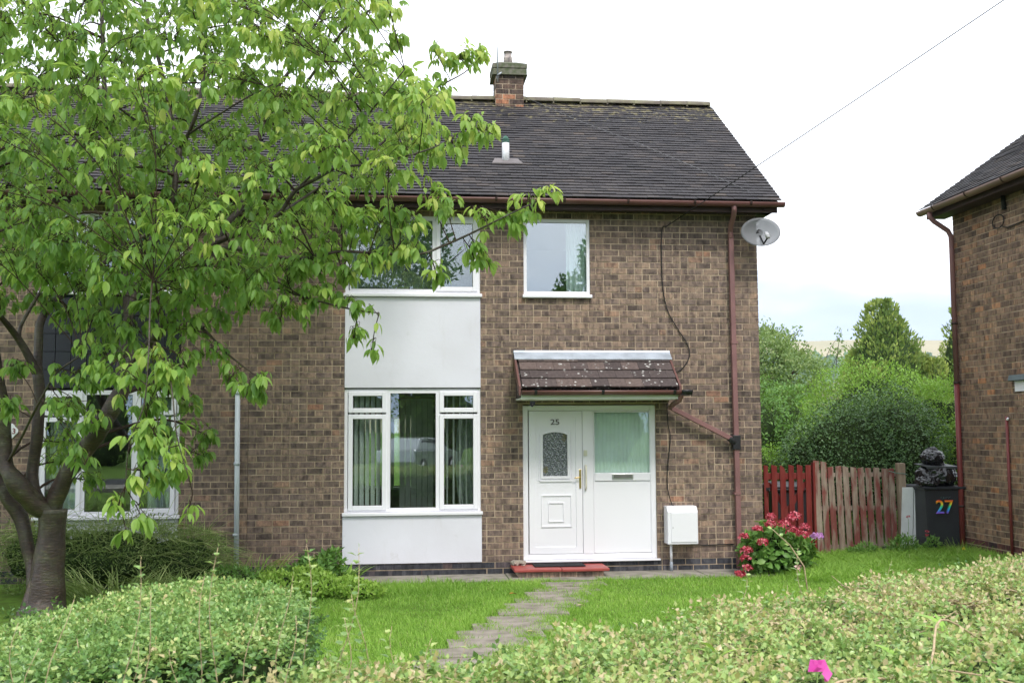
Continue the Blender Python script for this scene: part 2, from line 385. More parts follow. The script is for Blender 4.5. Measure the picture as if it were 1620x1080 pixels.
def inst(T, P, D, U, S, tone, W=None):
    """instances of template T: positions P, axis D (leaf length), U approx normal, sizes S"""
    tv, tf = T; n = len(P); D = norm(D); X = norm(np.cross(D, U)); Z = np.cross(X, D)
    S = np.broadcast_to(np.asarray(S, float), (n,)); W = S if W is None else np.broadcast_to(np.asarray(W, float), (n,))
    V = (P[:, None, :] + tv[None, :, 0:1]*(X*W[:, None])[:, None, :] + tv[None, :, 1:2]*(D*S[:, None])[:, None, :] + tv[None, :, 2:3]*(Z*S[:, None])[:, None, :])
    return V.reshape(-1, 3), tf, len(tv), n, np.repeat(np.broadcast_to(np.asarray(tone, float), (n,)), len(tv))
def leafmesh(name, parts, mat, parent=None, base=None, smooth=True):
    vs_ = []; loops = []; starts = []; tones = []; nv = 0; nl = 0
    for V, tf, k, n, tn in parts:
        vs_.append(V); tones.append(tn)
        off = (np.arange(n)*k+nv)[:, None]
        flat = np.array([i for f in tf for i in f]); ln = np.array([len(f) for f in tf])
        loops.append((flat[None, :]+off).ravel())
        st = np.concatenate([[0], np.cumsum(ln)[:-1]])
        starts.append((st[None, :]+(np.arange(n)*ln.sum())[:, None]).ravel()+nl)
        nv += n*k; nl += n*ln.sum()
    V = np.concatenate(vs_); L = np.concatenate(loops); S = np.concatenate(starts); T = np.concatenate(tones)
    me = bpy.data.meshes.new(name); o = link(name, me, parent, base); b = np.array(org(o)[:])
    me.vertices.add(len(V)); me.vertices.foreach_set('co', (V-b).astype(np.float32).ravel())
    me.loops.add(len(L)); me.loops.foreach_set('vertex_index', L.astype(np.int32))
    me.polygons.add(len(S)); me.polygons.foreach_set('loop_start', S.astype(np.int32))
    me.polygons.foreach_set('use_smooth', np.full(len(S), smooth))
    me.materials.append(mat)
    at = me.attributes.new('tone', 'FLOAT', 'POINT'); at.data.foreach_set('value', np.clip(T, 0, 1).astype(np.float32))
    me.update(calc_edges=True); return o
rng = np.random.default_rng(11)
def rdir(n): return norm(rng.normal(size=(n, 3)))
def fbm(P, s, seed=0):
    return np.array([noise.fractal(Vector((p[0]*s+seed, p[1]*s, p[2]*s)), 1, 2, 3) for p in P])
# ================================================================== SETTING: ground
def gh(x, y):
    s = lambda a, b, t: (lambda q: q*q*(3-2*q))(min(1, max(0, (t-a)/(b-a))))
    h = .12*s(5.0, 8.0, x)*s(-6, -1, y) + .28*s(-9, -12.5, y)
    return h-.15*s(8, 30, y)
def ground():
    mb = MB(); xs = [-400, -150, -60, -30, -15]+[x*.75 for x in range(-14, 20)]+[18, 30, 60, 150, 400]
    ys = [-400, -150, -70, -45, -30, -22, -17.2]+[-16+.75*k for k in range(0, 34)]+[12, 16, 22, 30, 60, 150, 400, 1500]
    V = [(x, y, gh(x, y)-(.0 if y < 60 else .0)) for x in xs for y in ys]; n = len(ys)
    F = [(i*n+j, (i+1)*n+j, (i+1)*n+j+1, i*n+j+1) for i in range(len(xs)-1) for j in range(n-1)]
    mb.smooth = True; mb.mesh(V, F)
    tag(mb.build('ground', M_soil), kind='structure')
ground()
# road and pavement behind the camera (seen in the window panes)
mb = MB(); mb.box(-60, 60, -24, -17.5, .1, .284); tag(mb.build('road', M_road), kind='structure')
mb = MB(); mb.box(-60, 60, -17.5, -15.3, .1, .384); tag(mb.build('pavement', M_conc), kind='structure')
# concrete strip along the house front
mb = MB(); r = random.Random(3)
x = -2.0
while x < 4.85:
    L_ = r.uniform(1.0, 1.5); x1 = min(4.88, x+L_); mb.box(x+.006, x1-.006, -.72+r.uniform(-.03, .03), .0, -.05, .012+r.uniform(0, .006)); x = x1
tag(mb.build('house_apron_path', M_conc, bevel=.006), kind='structure')
# stepping slabs of the front path
mb = MB(); p0 = Vector((2.22, -.95)); p1 = Vector((.45, -5.6)); nS = 12
d = (p1-p0)
for i in range(nS):
    c = p0+d*((i+.5)/nS); a = r.uniform(-.05, .05); hw = .37+r.uniform(-.02, .03); hl = .175
    M = Matrix.Translation((c.x, c.y, .008+r.uniform(0, .012))) @ Matrix.Rotation(a, 4, 'Z') @ Matrix.Rotation(r.uniform(-.015, .015), 4, 'X')
    mb.box(-hw, hw, -hl, hl, -.05, .012, M)
tag(mb.build('garden_path', M_slab, bevel=.008), kind='structure')

# ================================================================== bricks
CO = .0825; BL = .212; MO = .0135
def brick_wall(mb, O, d, nrm, length, zt, openings, seed, blue_rows=2, z0=0.0, top=None, thick=.26, depth=.006, blue=2, body=True, back=True):
    """O origin, d unit along, nrm outward; zt height; openings (s0,s1,z0,z1); top(s)->z optional clip. slots 0 brick 1 mortar 2 plinth"""
    rr = random.Random(seed); O = Vector(O); d = Vector(d); nrm = Vector(nrm)
    P = lambda s, o, z: O+d*s+nrm*o+Vector((0, 0, z))
    nrow = int(round((zt-z0)/CO))
    for k in range(nrow):
        za = z0+k*CO+MO/2; zb = z0+(k+1)*CO-MO/2; zm = (za+zb)/2
        iv = [(0, length)]; part_ = []
        for (a, b, c, e) in openings:
            if za < e and zb > c:
                iv = [q for (s, t) in iv for q in ((s, min(t, a)), (max(s, b), t)) if q[1]-q[0] > .02]
                if za < c-.012: part_.append((a, b, za, c-.003))
                if zb > e+.012: part_.append((a, b, e+.003, zb))
        if top:
            iv2 = []
            for (s, t) in iv:
                ss = [s+i*(t-s)/60 for i in range(61)]; ok = [q for q in ss if top(q) > zb]
                if ok: iv2.append((ok[0], ok[-1]))
            iv = iv2
        mb.cur = blue if k < blue_rows else 0
        for (s, t, za, zb) in [(s, t, za, zb) for s, t in iv]+part_:
            off = 0 if k % 2 else BL/2
            cuts = [s]; x = math.floor(s/BL)*BL+off-BL
            while x < t:
                if x > s+.045 and x < t-.045 and x > cuts[-1]+.045: cuts.append(x)
                q = rr.random()
                if q < .13: cuts.append(x+BL/2) if s+.045 < x+BL/2 < t-.045 and x+BL/2 > cuts[-1]+.04 else None
                x += BL
            cuts.append(t)
            for i in range(len(cuts)-1):
                a, b = cuts[i]+(MO/2 if i else 0), cuts[i+1]-(MO/2 if i < len(cuts)-2 else 0)
                if b-a < .02: continue
                j = rr.uniform(-.002, .0025); j2 = j+rr.uniform(-.0015, .0015)
                dz = rr.uniform(-.0015, .0015); e = depth
                q = [P(a, j, za+dz), P(b, j2, za+dz), P(b, j2, zb+dz), P(a, j, zb+dz)]
                w_ = [P(a, -e-.004, za+dz), P(b, -e-.004, za+dz), P(b, -e-.004, zb+dz), P(a, -e-.004, zb+dz)]
                mb.mesh(q+w_, [(0, 1, 2, 3), (0, 4, 5, 1), (1, 5, 6, 2), (2, 6, 7, 3), (3, 7, 4, 0)])
    if not body: return
    # mortar body as cells around the openings
    mb.cur = 1
    xs = sorted({0, length}|{v for o in openings for v in o[:2]}); zs = sorted({z0-.3, zt}|{v for o in openings for v in o[2:]})
    for i in range(len(xs)-1):
        for j in range(len(zs)-1):
            xm, zm = (xs[i]+xs[i+1])/2, (zs[j]+zs[j+1])/2
            if any(a < xm < b and c < zm < e for a, b, c, e in openings): continue
            a, b, c, e = xs[i], xs[i+1], zs[j], zs[j+1]
            v = [P(s, o, z) for s in (a, b) for o in (-depth, -thick) for z in (c, e)]
            mb.mesh(v, [(0,1,3,2),(4,6,7,5),(0,4,5,1),(2,3,7,6),(0,2,6,4),(1,5,7,3)])
def tiles(mb, x0, x1, ye, ze, yr, zr, seed, gauge=.0985, wdt=.168, th=.014, verge=True, dirx=None):
    """plain tiles on a slope rising from eave (ye,ze) to ridge (yr,zr), running x0..x1. dirx: (fn) maps (s,y,z)->world"""
    rr = random.Random(seed); L = math.hypot(yr-ye, zr-ze); u = ((yr-ye)/L, (zr-ze)/L); nv = (-u[1], u[0])
    if yr < ye: nv = (u[1], -u[0])
    if nv[1] < 0: nv = (-nv[0], -nv[1])
    F = dirx if dirx else (lambda s, y, z: (s, y, z))
    n = int(L/gauge)+1
    for k in range(n):
        a = k*gauge-.02; b = min(L, a+gauge*1.55); s = x0-(wdt/2 if k % 2 else 0)+rr.uniform(-.01, .01)
        rowj = rr.uniform(-.002, .003)
        while s < x1:
            s0, s1 = max(x0, s+.0015), min(x1, s+wdt-.0015)
            if s1-s0 > .03:
                h0 = th*1.5+rowj+rr.uniform(-.002, .004); h1 = h0+rr.uniform(-.0015, .0015); hb = .002
                da = rr.uniform(-.004, .004)
                def Q(ss, t, h): return F(ss, ye+u[0]*t+nv[0]*h, ze+u[1]*t+nv[1]*h)
                v = [Q(s0, a+da, h0), Q(s1, a+da, h1), Q(s1, b, hb), Q(s0, b, hb), Q(s0, a+da, h0-th), Q(s1, a+da, h1-th), Q(s1, b, hb-th), Q(s0, b, hb-th)]
                mb.mesh(v, [(0, 1, 2, 3), (0, 4, 5, 1), (1, 5, 6, 2), (3, 7, 4, 0), (4, 7, 6, 5)])
            s += wdt
def bars(mb, x0, x1, z0, z1, w, y0, y1, wt=None, wb=None):
    wt = w if wt is None else wt; wb = w if wb is None else wb
    mb.box(x0, x0+w, y0, y1, z0, z1); mb.box(x1-w, x1, y0, y1, z0, z1)
    mb.box(x0+w, x1-w, y0, y1, z0, z0+wb); mb.box(x0+w, x1-w, y0, y1, z1-wt, z1)
def window(parent, x0, x1, z0, z1, units, sill=True, glass=M_glass, y=.02, label=None, fw=.045):
    """units: list of (x0,x1,z0,z1,kind) kind 'sash' or 'fixed'. returns frame part"""
    mb = MB(); mb.box(x0, x0+fw, y, y+.07, z0, z1); mb.box(x1-fw, x1, y, y+.07, z0, z1)
    mb.box(x0+fw, x1-fw, y, y+.07, z1-fw, z1); mb.box(x0+fw, x1-fw, y, y+.07, z0, z0+fw)
    xs = sorted({u[0] for u in units}|{u[1] for u in units})
    for m in xs[1:-1]: mb.box(m-.022, m+.022, y+.001, y+.069, z0+fw, z1-fw)
    fr = mb.build('window', M_upvc, parent, bevel=.006, label=label)
    for (a, b, c, e, kind) in units:
        p = .058 if kind == 'sash' else .018
        if kind == 'sash':
            s = MB(); bars(s, a+.012, b-.012, c+.012, e-.012, p, y-.018, y+.03); so_ = s.build('sash', M_upvc, fr, bevel=.006)
        else:
            s = MB(); bars(s, a+.02, b-.02, c+.02, e-.02, .016, y-.002, y+.045); so_ = s.build('glazing_bead', M_upvc, fr, bevel=.003)
        g = MB(); i = .012+p if kind == 'sash' else .036
        g.box(a+i-.004, b-i+.004, y+.012, y+.016, c+i-.004, e-i+.004); g.build('pane', glass, fr)
        q = MB(); bars(q, a+i-.001, b-i+.001, c+i-.001, e-i+.001, .006, y+.004, y+.010); q.build('gasket', M_grey_upvc, fr)
    if sill:
        s = MB(); s.box(x0-.02, x1+.02, -.055, y+.06, z0-.045, z0-.002); s.build('sill', M_upvc, fr, bevel=.008)
    return fr
def half_round(mb, x0, x1, yc, zt, r=.058, n=10, F=None):
    """gutter trough running in x, open upwards"""
    F = F or (lambda a, b, c: (a, b, c)); o = []; 
    for rad in (r, r-.005):
        o.append([(yc-rad*math.cos(math.pi*k/n), zt-rad*math.sin(math.pi*k/n)) for k in range(n+1)])
    for xa, xb in ((x0, x1),):
        vs_ = []
        for ring in o:
            for x in (xa, xb): vs_ += [F(x, a, b) for a, b in ring]
        m = n+1; f = []
        for k in range(n):
            f += [(k, m+k, m+k+1, k+1), (2*m+k, 2*m+k+1, 3*m+k+1, 3*m+k), (k, k+1, 2*m+k+1, 2*m+k), (m+k, 3*m+k, 3*m+k+1, m+k+1)]
        f += [(0, 2*m, 3*m, m), (n, m+n, 3*m+n, 2*m+n)]
        mb.mesh(vs_, f)
    for x in (x0, x1):   # stop ends
        mb.mesh([F(x, a, b) for a, b in o[0]], [tuple(range(n+1))])
def bracket_ring(mb, x, yc, zt, r=.066, F=None, w=.03):
    F = F or (lambda a, b, c: (a, b, c)); n = 10
    vs_ = [F(xx, yc-rad*math.cos(math.pi*k/n), zt+.008-rad*math.sin(math.pi*k/n)) for xx in (x-w/2, x+w/2) for rad in (r, r-.006) for k in range(n+1)]
    m = n+1; f = []
    for k in range(n):
        f += [(k, 2*m+k, 2*m+k+1, k+1), (k, k+1, m+k+1, m+k), (2*m+k, 3*m+k, 3*m+k+1, 2*m+k+1)]
    mb.mesh(vs_, f)

# ================================================================== HOUSE 25
RY, RZ = 2.78, 7.14; EY, EZ = -.36, 4.93; BX = 4.92; PX = -1.88
H = thing('semi_detached_house', (1.5, 0, 0), 'brown brick house numbered 25 with white door under a small tiled porch roof', 'house', None)
op25 = [(-.66-PX, 1.12-PX, .157, 4.715), (1.70-PX, 2.60-PX, 3.675, 4.70), (1.675-PX, 3.47-PX, .15, 2.215)]
mb = MB()
brick_wall(mb, (PX, 0, 0), (1, 0, 0), (0, -1, 0), BX-PX, 4.95, op25, 21)
mb.cur = 2
brick_wall(mb, (BX, 0, 0), (0, 1, 0), (1, 0, 0), 5.56, 7.1, [], 22, top=lambda s: 4.95+(RZ-.02-4.95)*(1-abs(s-2.78)/2.78), body=False)
mb.cur = 1
mb.mesh([(BX-.008, 0.01, -.3), (BX-.008, 5.55, -.3), (BX-.008, 5.55, 4.95), (BX-.008, 2.78, 7.1), (BX-.008, .01, 4.95), (BX-.25, .25, -.3), (BX-.25, 5.3, -.3), (BX-.25, 5.3, 4.8), (BX-.25, 2.78, 6.9), (BX-.25, .25, 4.8)],
        [(0, 1, 2, 3, 4), (5, 9, 8, 7, 6)])
# rear wall with the living room window
for (a, b, c, e) in ((PX, -.6, -.3, 4.95), (.95, BX, -.3, 4.95), (-.6, .95, -.3, .82), (-.6, .95, 2.15, 4.95)): mb.box(a, b, 5.3, 5.55, c, e)
mb.build('wall', [M_brick, M_mortar, M_blue], H)
mb = MB(); 
mb.box(PX+.02, BX-.26, .27, 5.29, .02, .12); mb.build('floor', M_floor, H)
mb = MB(); mb.box(PX+.02, BX-.26, .27, 5.29, 2.46, 2.62); mb.box(PX+.02, BX-.26, .27, 5.29, 4.80, 4.86)
mb.box(1.28, 1.40, .27, 5.29, .12, 2.46); mb.box(1.28, 1.40, .27, 5.29, 2.62, 4.80); mb.box(PX, PX+.1, .27, 5.29, .12, 4.8)
mb.box(PX+.1, 1.28, 3.4, 3.5, 2.62, 4.8); mb.box(1.4, BX-.26, 3.2, 3.3, .12, 2.46); mb.box(1.4, BX-.26, 3.2, 3.3, 2.62, 4.8)
mb.build('inner_wall', M_inner, H)
# render panels in the window bay
mb = MB(); mb.box(-.658, 1.118, -.012, .12, 2.435, 3.625); mb.build('render_panel', M_render, H, bevel=.006)
mb = MB(); mb.box(-.675, 1.128, -.016, .12, .165, .775); mb.build('render_panel', M_render, H, bevel=.006)
mb = MB(); brick_wall(mb, (-.66, 0, 0), (1, 0, 0), (0, -1, 0), 1.78, .165, [], 23, body=False); mb.cur = 1; mb.box(-.66, 1.12, .008, .25, -.3, .16)
brick_wall(mb, (1.675, 0, 0), (1, 0, 0), (0, -1, 0), 1.795, .165, [], 24, body=False); mb.cur = 1; mb.box(1.675, 3.47, .008, .25, -.3, .148)
mb.build('plinth', [M_blue, M_mortar, M_blue], H)
# windows
LW = [(-.62, -.10, 2.10, 2.40, 'sash'), (-.62, -.10, .84, 2.10, 'sash'), (-.10, .565, .84, 2.40, 'fixed'), (.565, 1.09, 2.10, 2.40, 'sash'), (.565, 1.09, .84, 2.10, 'sash')]
window(H, -.66, 1.12, .825, 2.42, LW, label='large downstairs window with five panes')
window(H, -.66, 1.12, 3.675, 4.715, [(-.62, .52, 3.70, 4.69, 'fixed'), (.52, 1.09, 3.70, 4.69, 'sash')], glass=M_glass, label='wide upstairs window')
window(H, 1.70, 2.60, 3.675, 4.70, [(1.70, 2.60, 3.68, 4.69, 'fixed')], glass=M_glass_up, y=.015, label='small upstairs window reflecting the sky')
window(H, -.6, .95, .82, 2.15, [(-.58, -.06, .85, 2.12, 'fixed'), (-.06, .93, .85, 2.12, 'fixed')], sill=False, y=5.36, label='rear living room window')
# roof
mb = MB(); tiles(mb, PX, 5.15, EY, EZ, RY, RZ, 31)
# back slope and underlay
mb.box(PX, 5.1, 0, 0, 0, 0) if False else None
mb.mesh([(PX, EY+.03, EZ-.03), (5.13, EY+.03, EZ-.03), (5.13, RY, RZ-.03), (PX, RY, RZ-.03), (5.13, 5.95, EZ), (PX, 5.95, EZ), (PX, EY+.03, EZ-.06), (5.13, EY+.03, EZ-.06), (5.13, RY, RZ-.09), (PX, RY, RZ-.09), (5.13, 5.95, EZ-.05), (PX, 5.95, EZ-.05)],
        [(0, 1, 2, 3), (3, 2, 4, 5), (6, 9, 8, 7), (9, 11, 10, 8), (0, 6, 7, 1), (5, 4, 10, 11), (1, 7, 8, 2), (2, 8, 10, 4)])
rf = mb.build('roof', M_tile, H)
mb = MB(); mb.box(BX+.001, 5.10, EY+.06, 5.85, 4.80, 4.86); mb.box(PX, 5.10, -.26, -.012, 4.80, 4.815); mb.build('soffit', M_brown2, H)
mb = MB(); mb.box(PX, 5.12, -.285, -.262, 4.775, 4.95); mb.build('fascia', M_brown2, H)
mb = MB(); x = PX; rr = random.Random(5)
while x < 5.1:
    x1 = min(5.10, x+.44); mb.smooth = False; dz = rr.uniform(-.008, .008)
    n = 8; pr = [(.115*math.cos(math.pi*k/n), .085*math.sin(math.pi*k/n)) for k in range(n+1)]
    mb.prism(pr, lambda p, t, dz=dz: (t, RY+p[0], RZ+.0+p[1]+dz), x+.004, x1-.004)
    mb.prism([(-.105, -.03), (.105, -.03), (.10, .05), (-.10, .05)], lambda p, t: (t, RY+p[0], RZ+p[1]), x1-.012, x1+.012)
    x = x1
mb.build('ridge_tile', M_ridge, rf)
# verge pointing
# gutter of the main roof
mb = MB(); mb.smooth = True; half_round(mb, PX, 5.19, EY+.005, 4.895, .062)
gt = mb.build('gutter', M_brown, H)
mb = MB()
for x in (-1.4, -.5, .4, 1.3, 2.2, 3.05, 3.95, 4.72): bracket_ring(mb, x, EY+.005, 4.895, .069)
mb.build_each('bracket', M_brown2, gt)
# main downpipe (square section)
def sqpipe(mb, pts, w=.033):
    for i in range(len(pts)-1):
        a, b = Vector(pts[i]), Vector(pts[i+1]); L = (b-a).length; q = (b-a).to_track_quat('Z', 'Y').to_matrix().to_4x4()
        mb.box(-w, w, -w, w, 0, L, Matrix.Translation(a) @ q)
mb = MB(); mb.smooth = True
mb.tube([(4.50, EY+.01, 4.85), (4.50, EY+.01, 4.80), (4.51, -.30, 4.74), (4.52, -.14, 4.62), (4.53, -.075, 4.55), (4.53, -.07, 4.46)], .036, 12)
mb.smooth = False; sqpipe(mb, [(4.535, -.06, 4.50), (4.56, -.06, .03)])
dp = mb.build('downpipe', M_pipe, H, bevel=.005, label='tall faded brown downpipe near the right corner')
mb = MB(); mb.box(4.507, 4.597, -.10, -.002, 3.02, 3.055); mb.box(4.503, 4.593, -.10, -.002, 1.0, 1.03); mb.build_each('bracket', M_pipe, dp)
mb = MB(); mb.box(4.495, 4.60, -.112, -.015, 1.60, 1.79); mb.smooth = True; mb.tube([(4.52, -.085, 1.69), (4.44, -.10, 1.755)], .04, 12); mb.build('connector', M_black, dp, bevel=.006)
# satellite dish
dm, n_ = newmat('perforated_dish_mesh')
p_ = N(n_, 'ShaderNodeBsdfPrincipled', ins={'Base Color': (.17, .175, .185, 1), 'Roughness': .6}); t_ = N(n_, 'ShaderNodeBsdfTransparent')
x_ = N(n_, 'ShaderNodeMixShader', ins={0: .30, 1: p_.outputs[0], 2: t_.outputs[0]}); out(n_, x_.outputs[0])
mb = MB(); mb.smooth = True; vs_ = []; fs = []; nr, na = 6, 40
cD = Vector((4.865, -.33, 4.50)); Mx = Matrix.Translation(cD) @ Matrix.Rotation(R(-6), 4, 'X') @ Matrix.Rotation(R(-4), 4, 'Z')
for side in (0, 1):
    for i in range(nr+1):
        for k in range(na):
            a = 2*math.pi*k/na; q = i/nr; vs_.append(Mx @ Vector((.268*q*math.cos(a), -.06*q*q+.05+side*.004, .197*q*math.sin(a))))
B_ = (nr+1)*na
for i in range(nr):
    for k in range(na):
        k2 = (k+1) % na; fs += [(i*na+k, i*na+k2, (i+1)*na+k2, (i+1)*na+k), (B_+i*na+k, B_+(i+1)*na+k, B_+(i+1)*na+k2, B_+i*na+k2)]
for k in range(na): k2 = (k+1) % na; fs.append((nr*na+k, nr*na+k2, B_+nr*na+k2, B_+nr*na+k))
mb.mesh(vs_, fs); ds = mb.build('satellite_dish', dm, H)
mb = MB(); mb.smooth = True; mb.tube([(4.87, -.27, 4.47), (4.88, -.40, 4.33), (4.885, -.58, 4.40)], .012, 8); mb.tube([(4.865, -.26, 4.5), (4.85, -.08, 4.5), (4.85, 0, 4.5)], .018, 8)
mb.tube([(4.87, -.2, 4.5), (4.87, -.28, 4.5)], .05, 10); mb.build('dish_arm', M_black, ds)
mb = MB(); mb.smooth = True; mb.tube([(4.885, -.56, 4.40), (4.88, -.50, 4.455)], [.032, .026], 12); mb.tube([(4.885, -.585, 4.385), (4.885, -.56, 4.40)], [.02, .02], 12); mb.build('receiver_head', simple('dish_receiver_grey', (.45, .45, .46), .5, .4), ds)
# chimney
mb = MB(); cz0 = 6.95
chx0, chx1, chy0, chy1 = 1.575, 2.02, 2.55, 3.0
brick_wall(mb, (chx0, chy0, cz0), (1, 0, 0), (0, -1, 0), chx1-chx0, .66, [], 41, blue_rows=0, thick=.2)
brick_wall(mb, (chx0, chy1, cz0), (0, -1, 0), (-1, 0, 0), chy1-chy0, .66, [], 42, blue_rows=0, body=False)
brick_wall(mb, (chx1, chy0, cz0), (0, 1, 0), (1, 0, 0), chy1-chy0, .66, [], 43, blue_rows=0, body=False)
brick_wall(mb, (chx1, chy1, cz0), (-1, 0, 0), (0, 1, 0), chx1-chx0, .66, [], 44, blue_rows=0, body=False)
mb.cur = 1; mb.box(chx0+.008, chx1-.008, chy0+.21, chy1-.008, cz0, 7.61)
M_chbr = brick_mat('chimney_brick', [(0, (.07, .055, .05)), (.4, (.12, .085, .07)), (.7, (.18, .115, .085)), (.85, (.26, .13, .08)), (1, (.38, .18, .11))])
ch = mb.build('chimney', [M_chbr, M_mortar, M_blue], rf)
mb = MB(); mb.box(chx0-.055, chx1+.055, chy0-.055, chy1+.055, 7.605, 7.68)
mb.mesh([(chx0-.055, chy0-.055, 7.68), (chx1+.055, chy0-.055, 7.68), (chx1+.055, chy1+.055, 7.68), (chx0-.055, chy1+.055, 7.68), (chx0+.08, chy0+.08, 7.745), (chx1-.08, chy0+.08, 7.745), (chx1-.08, chy1-.08, 7.745), (chx0+.08, chy1-.08, 7.745)],
        [(0, 1, 5, 4), (1, 2, 6, 5), (2, 3, 7, 6), (3, 0, 4, 7), (4, 5, 6, 7)])
mb.mesh([(chx0-.05, chy0-.05, 7.50), (chx1+.05, chy0-.05, 7.50), (chx1+.05, chy1+.05, 7.50), (chx0-.05, chy1+.05, 7.50), (chx0-.05, chy0-.05, 7.60), (chx1+.05, chy0-.05, 7.60), (chx1+.05, chy1+.05, 7.60), (chx0-.05, chy1+.05, 7.60)],
        [(0,1,2,3),(4,5,6,7),(0,1,5,4),(1,2,6,5),(2,3,7,6),(3,0,4,7)])
mb.build('chimney_cap', simple('mossy_concrete', (.16, .15, .12), .9, .2, vs=14, col2=(.06, .085, .03)), rf, bevel=.01)
mb = MB(); mb.smooth = True; mb.lathe((1.795, 2.78, 7.73), [(.075, 0), (.07, .12), (.07, .14), (.062, .14), (.062, .22), (.072, .22), (.072, .235), (.05, .235)], 16)
mb.build('chimney_pot', simple('stained_chimney_pot', (.42, .36, .32), .7, .3, vs=18, col2=(.16, .14, .14)), rf)
# vent pipe through the roof
vy = .62; vz = EZ+(vy-EY)*(RZ-EZ)/(RY-EY)
mb = MB(); mb.smooth = True; mb.tube([(1.53, vy, vz-.05), (1.53, vy, vz+.27)], .052, 14)
vp = mb.build('vent_pipe', simple('white_vent_pipe', (.72, .73, .76), .5, .4, vs=9, col2=(.5, .5, .5)), rf)
mb = MB()
for k in range(8):
    a = math.pi*k/8; mb.tube([(1.53+.05*math.cos(a+t*math.pi*0)*math.cos(t), vy+.05*math.sin(a)*math.cos(t), vz+.27+.10*math.sin(t)) for t in [math.pi*q/8 for q in range(9)]], .005, 5)
for z in (.02, .05): mb.tube([(1.53+.05*math.cos(q*math.pi/8), vy+.05*math.sin(q*math.pi/8), vz+.27+z) for q in range(17)], .005, 5)
mb.build('vent_cage', simple('green_wire_cage', (.06, .17, .12), .5, .4), rf)
mb = MB(); sl_ = (RZ-EZ)/(RY-EY); mb.mesh([(1.33, vy-.12, vz-.12*sl_+.045), (1.76, vy-.12, vz-.12*sl_+.045), (1.70, vy+.02, vz+.02*sl_+.045), (1.38, vy+.02, vz+.02*sl_+.045), (1.33, vy-.12, vz-.12*sl_+.03), (1.76, vy-.12, vz-.12*sl_+.03), (1.70, vy+.02, vz+.02*sl_+.03), (1.38, vy+.02, vz+.02*sl_+.03)], [(0,1,2,3),(0,4,5,1),(1,5,6,2),(2,6,7,3),(3,7,4,0)])
mb.build('flashing', simple('pale_pipe_flashing', (.15, .13, .13), .6, .4), rf)
# television aerial mast on the chimney
mb = MB(); mb.smooth = True; mb.tube([(1.60, 2.50, 7.38), (1.60, 2.50, 7.9), (1.575, 2.50, 8.34)], [.013, .012, .006], 8)
mb.tube([(1.60, 2.50, 7.45), (1.60, 2.56, 7.45)], .02, 8); mb.tube([(1.60, 2.46, 8.1), (1.60, 2.6, 8.16)], .006, 6); mb.tube([(1.60, 2.47, 7.47), (1.66, 2.47, 7.52)], .014, 6)
mb.build('aerial_mast', simple('galvanised_steel', (.45, .47, .5), .4, .5, metal=.7), H)

# ---- porch canopy
CX0, CX1 = 1.585, 3.64
mb = MB(); tiles(mb, CX0+.02, CX1-.01, -.60, 2.42, -.03, 2.86, 51, gauge=.19, wdt=.225, th=.016)
mb.mesh([(CX0, -.6, 2.40), (CX1, -.6, 2.40), (CX1, -.004, 2.84), (CX0, -.004, 2.84), (CX0, -.6, 2.30), (CX1, -.6, 2.30), (CX1, -.004, 2.30), (CX0, -.004, 2.30)],
        [(0, 1, 2, 3), (1, 5, 6, 2), (0, 3, 7, 4)])
cp = mb.build('porch_roof', M_ptile, H)
mb = MB(); mb.prism([(-.005, 2.915), (-.022, 2.925), (-.03, 2.90), (-.155, 2.805), (-.15, 2.79), (-.02, 2.87), (-.005, 2.87)], lambda p, t: (t, p[0]-.0, p[1]+.005), CX0-.03, CX1+.03)
mb.build('flashing', M_lead, cp, bevel=.004)
mb = MB(); mb.box(CX0, CX1+.02, -.60, -.004, 2.262, 2.285); mb.box(CX0-.0, CX1+.02, -.628, -.603, 2.262, 2.34); mb.build('soffit', simple('porch_soffit_white', (.72, .74, .68), .5, .4, vary=.03), cp, bevel=.004)
mb = MB()
for xx in (CX0-.03, CX1-.005): mb.prism([(-.64, 2.31), (-.64, 2.43), (-.02, 2.89), (-.02, 2.70)], lambda p, t: (t, p[0], p[1]), xx, xx+.025)
mb.build_each('barge_board', M_brown, cp)
mb = MB(); mb.smooth = True; half_round(mb, CX0-.0, CX1+.10, -.68, 2.372, .060); pg = mb.build('porch_gutter', M_brown, cp)
mb = MB(); 
for x in (1.76, 2.62, 3.55): bracket_ring(mb, x, -.68, 2.372, .068, w=.035)
mb.smooth = True; half_round(mb, CX1+.0, CX1+.14, -.68, 2.376, .069); mb.build_each('bracket', M_black, pg)
mb = MB(); mb.smooth = True; mb.tube([(3.66, -.675, 2.34), (3.64, -.60, 2.25), (3.62, -.35, 2.20), (3.63, -.16, 2.165)], .034, 10); mb.smooth = False
sqpipe(mb, [(3.62, -.13, 2.175), (4.47, -.095, 1.745)], .03); mb.build('downpipe', M_pipe, H, bevel=.004, label='short slanting downpipe from the porch gutter')
mb = MB(); mb.box(1.705, 1.765, -.60, -.55, 2.20, 2.245); mb.smooth = True; mb.tube([(1.735, -.605, 2.20), (1.72, -.63, 2.185)], .02, 10); mb.build('doorbell_camera', M_black, cp)
# ---- door and side panel (sizes measured from the drawing of the opening)
dx = lambda u: 1.675+(u-828)*.00843
dz = lambda v: .151+(889-v)*.00826
DY = .03
mb = MB(); z1 = dz(641); bars(mb, 1.677, 3.468, .175, z1, .07, DY, DY+.09)
mb.box(dx(923), dx(940), DY-.006, DY+.09, .245, z1-.07)
df = mb.build('door_frame', M_upvc, H, bevel=.006)
mb = MB(); mb.box(1.655, 3.50, -.045, DY+.085, .148, .172); mb.build('threshold', M_upvc, df, bevel=.006)
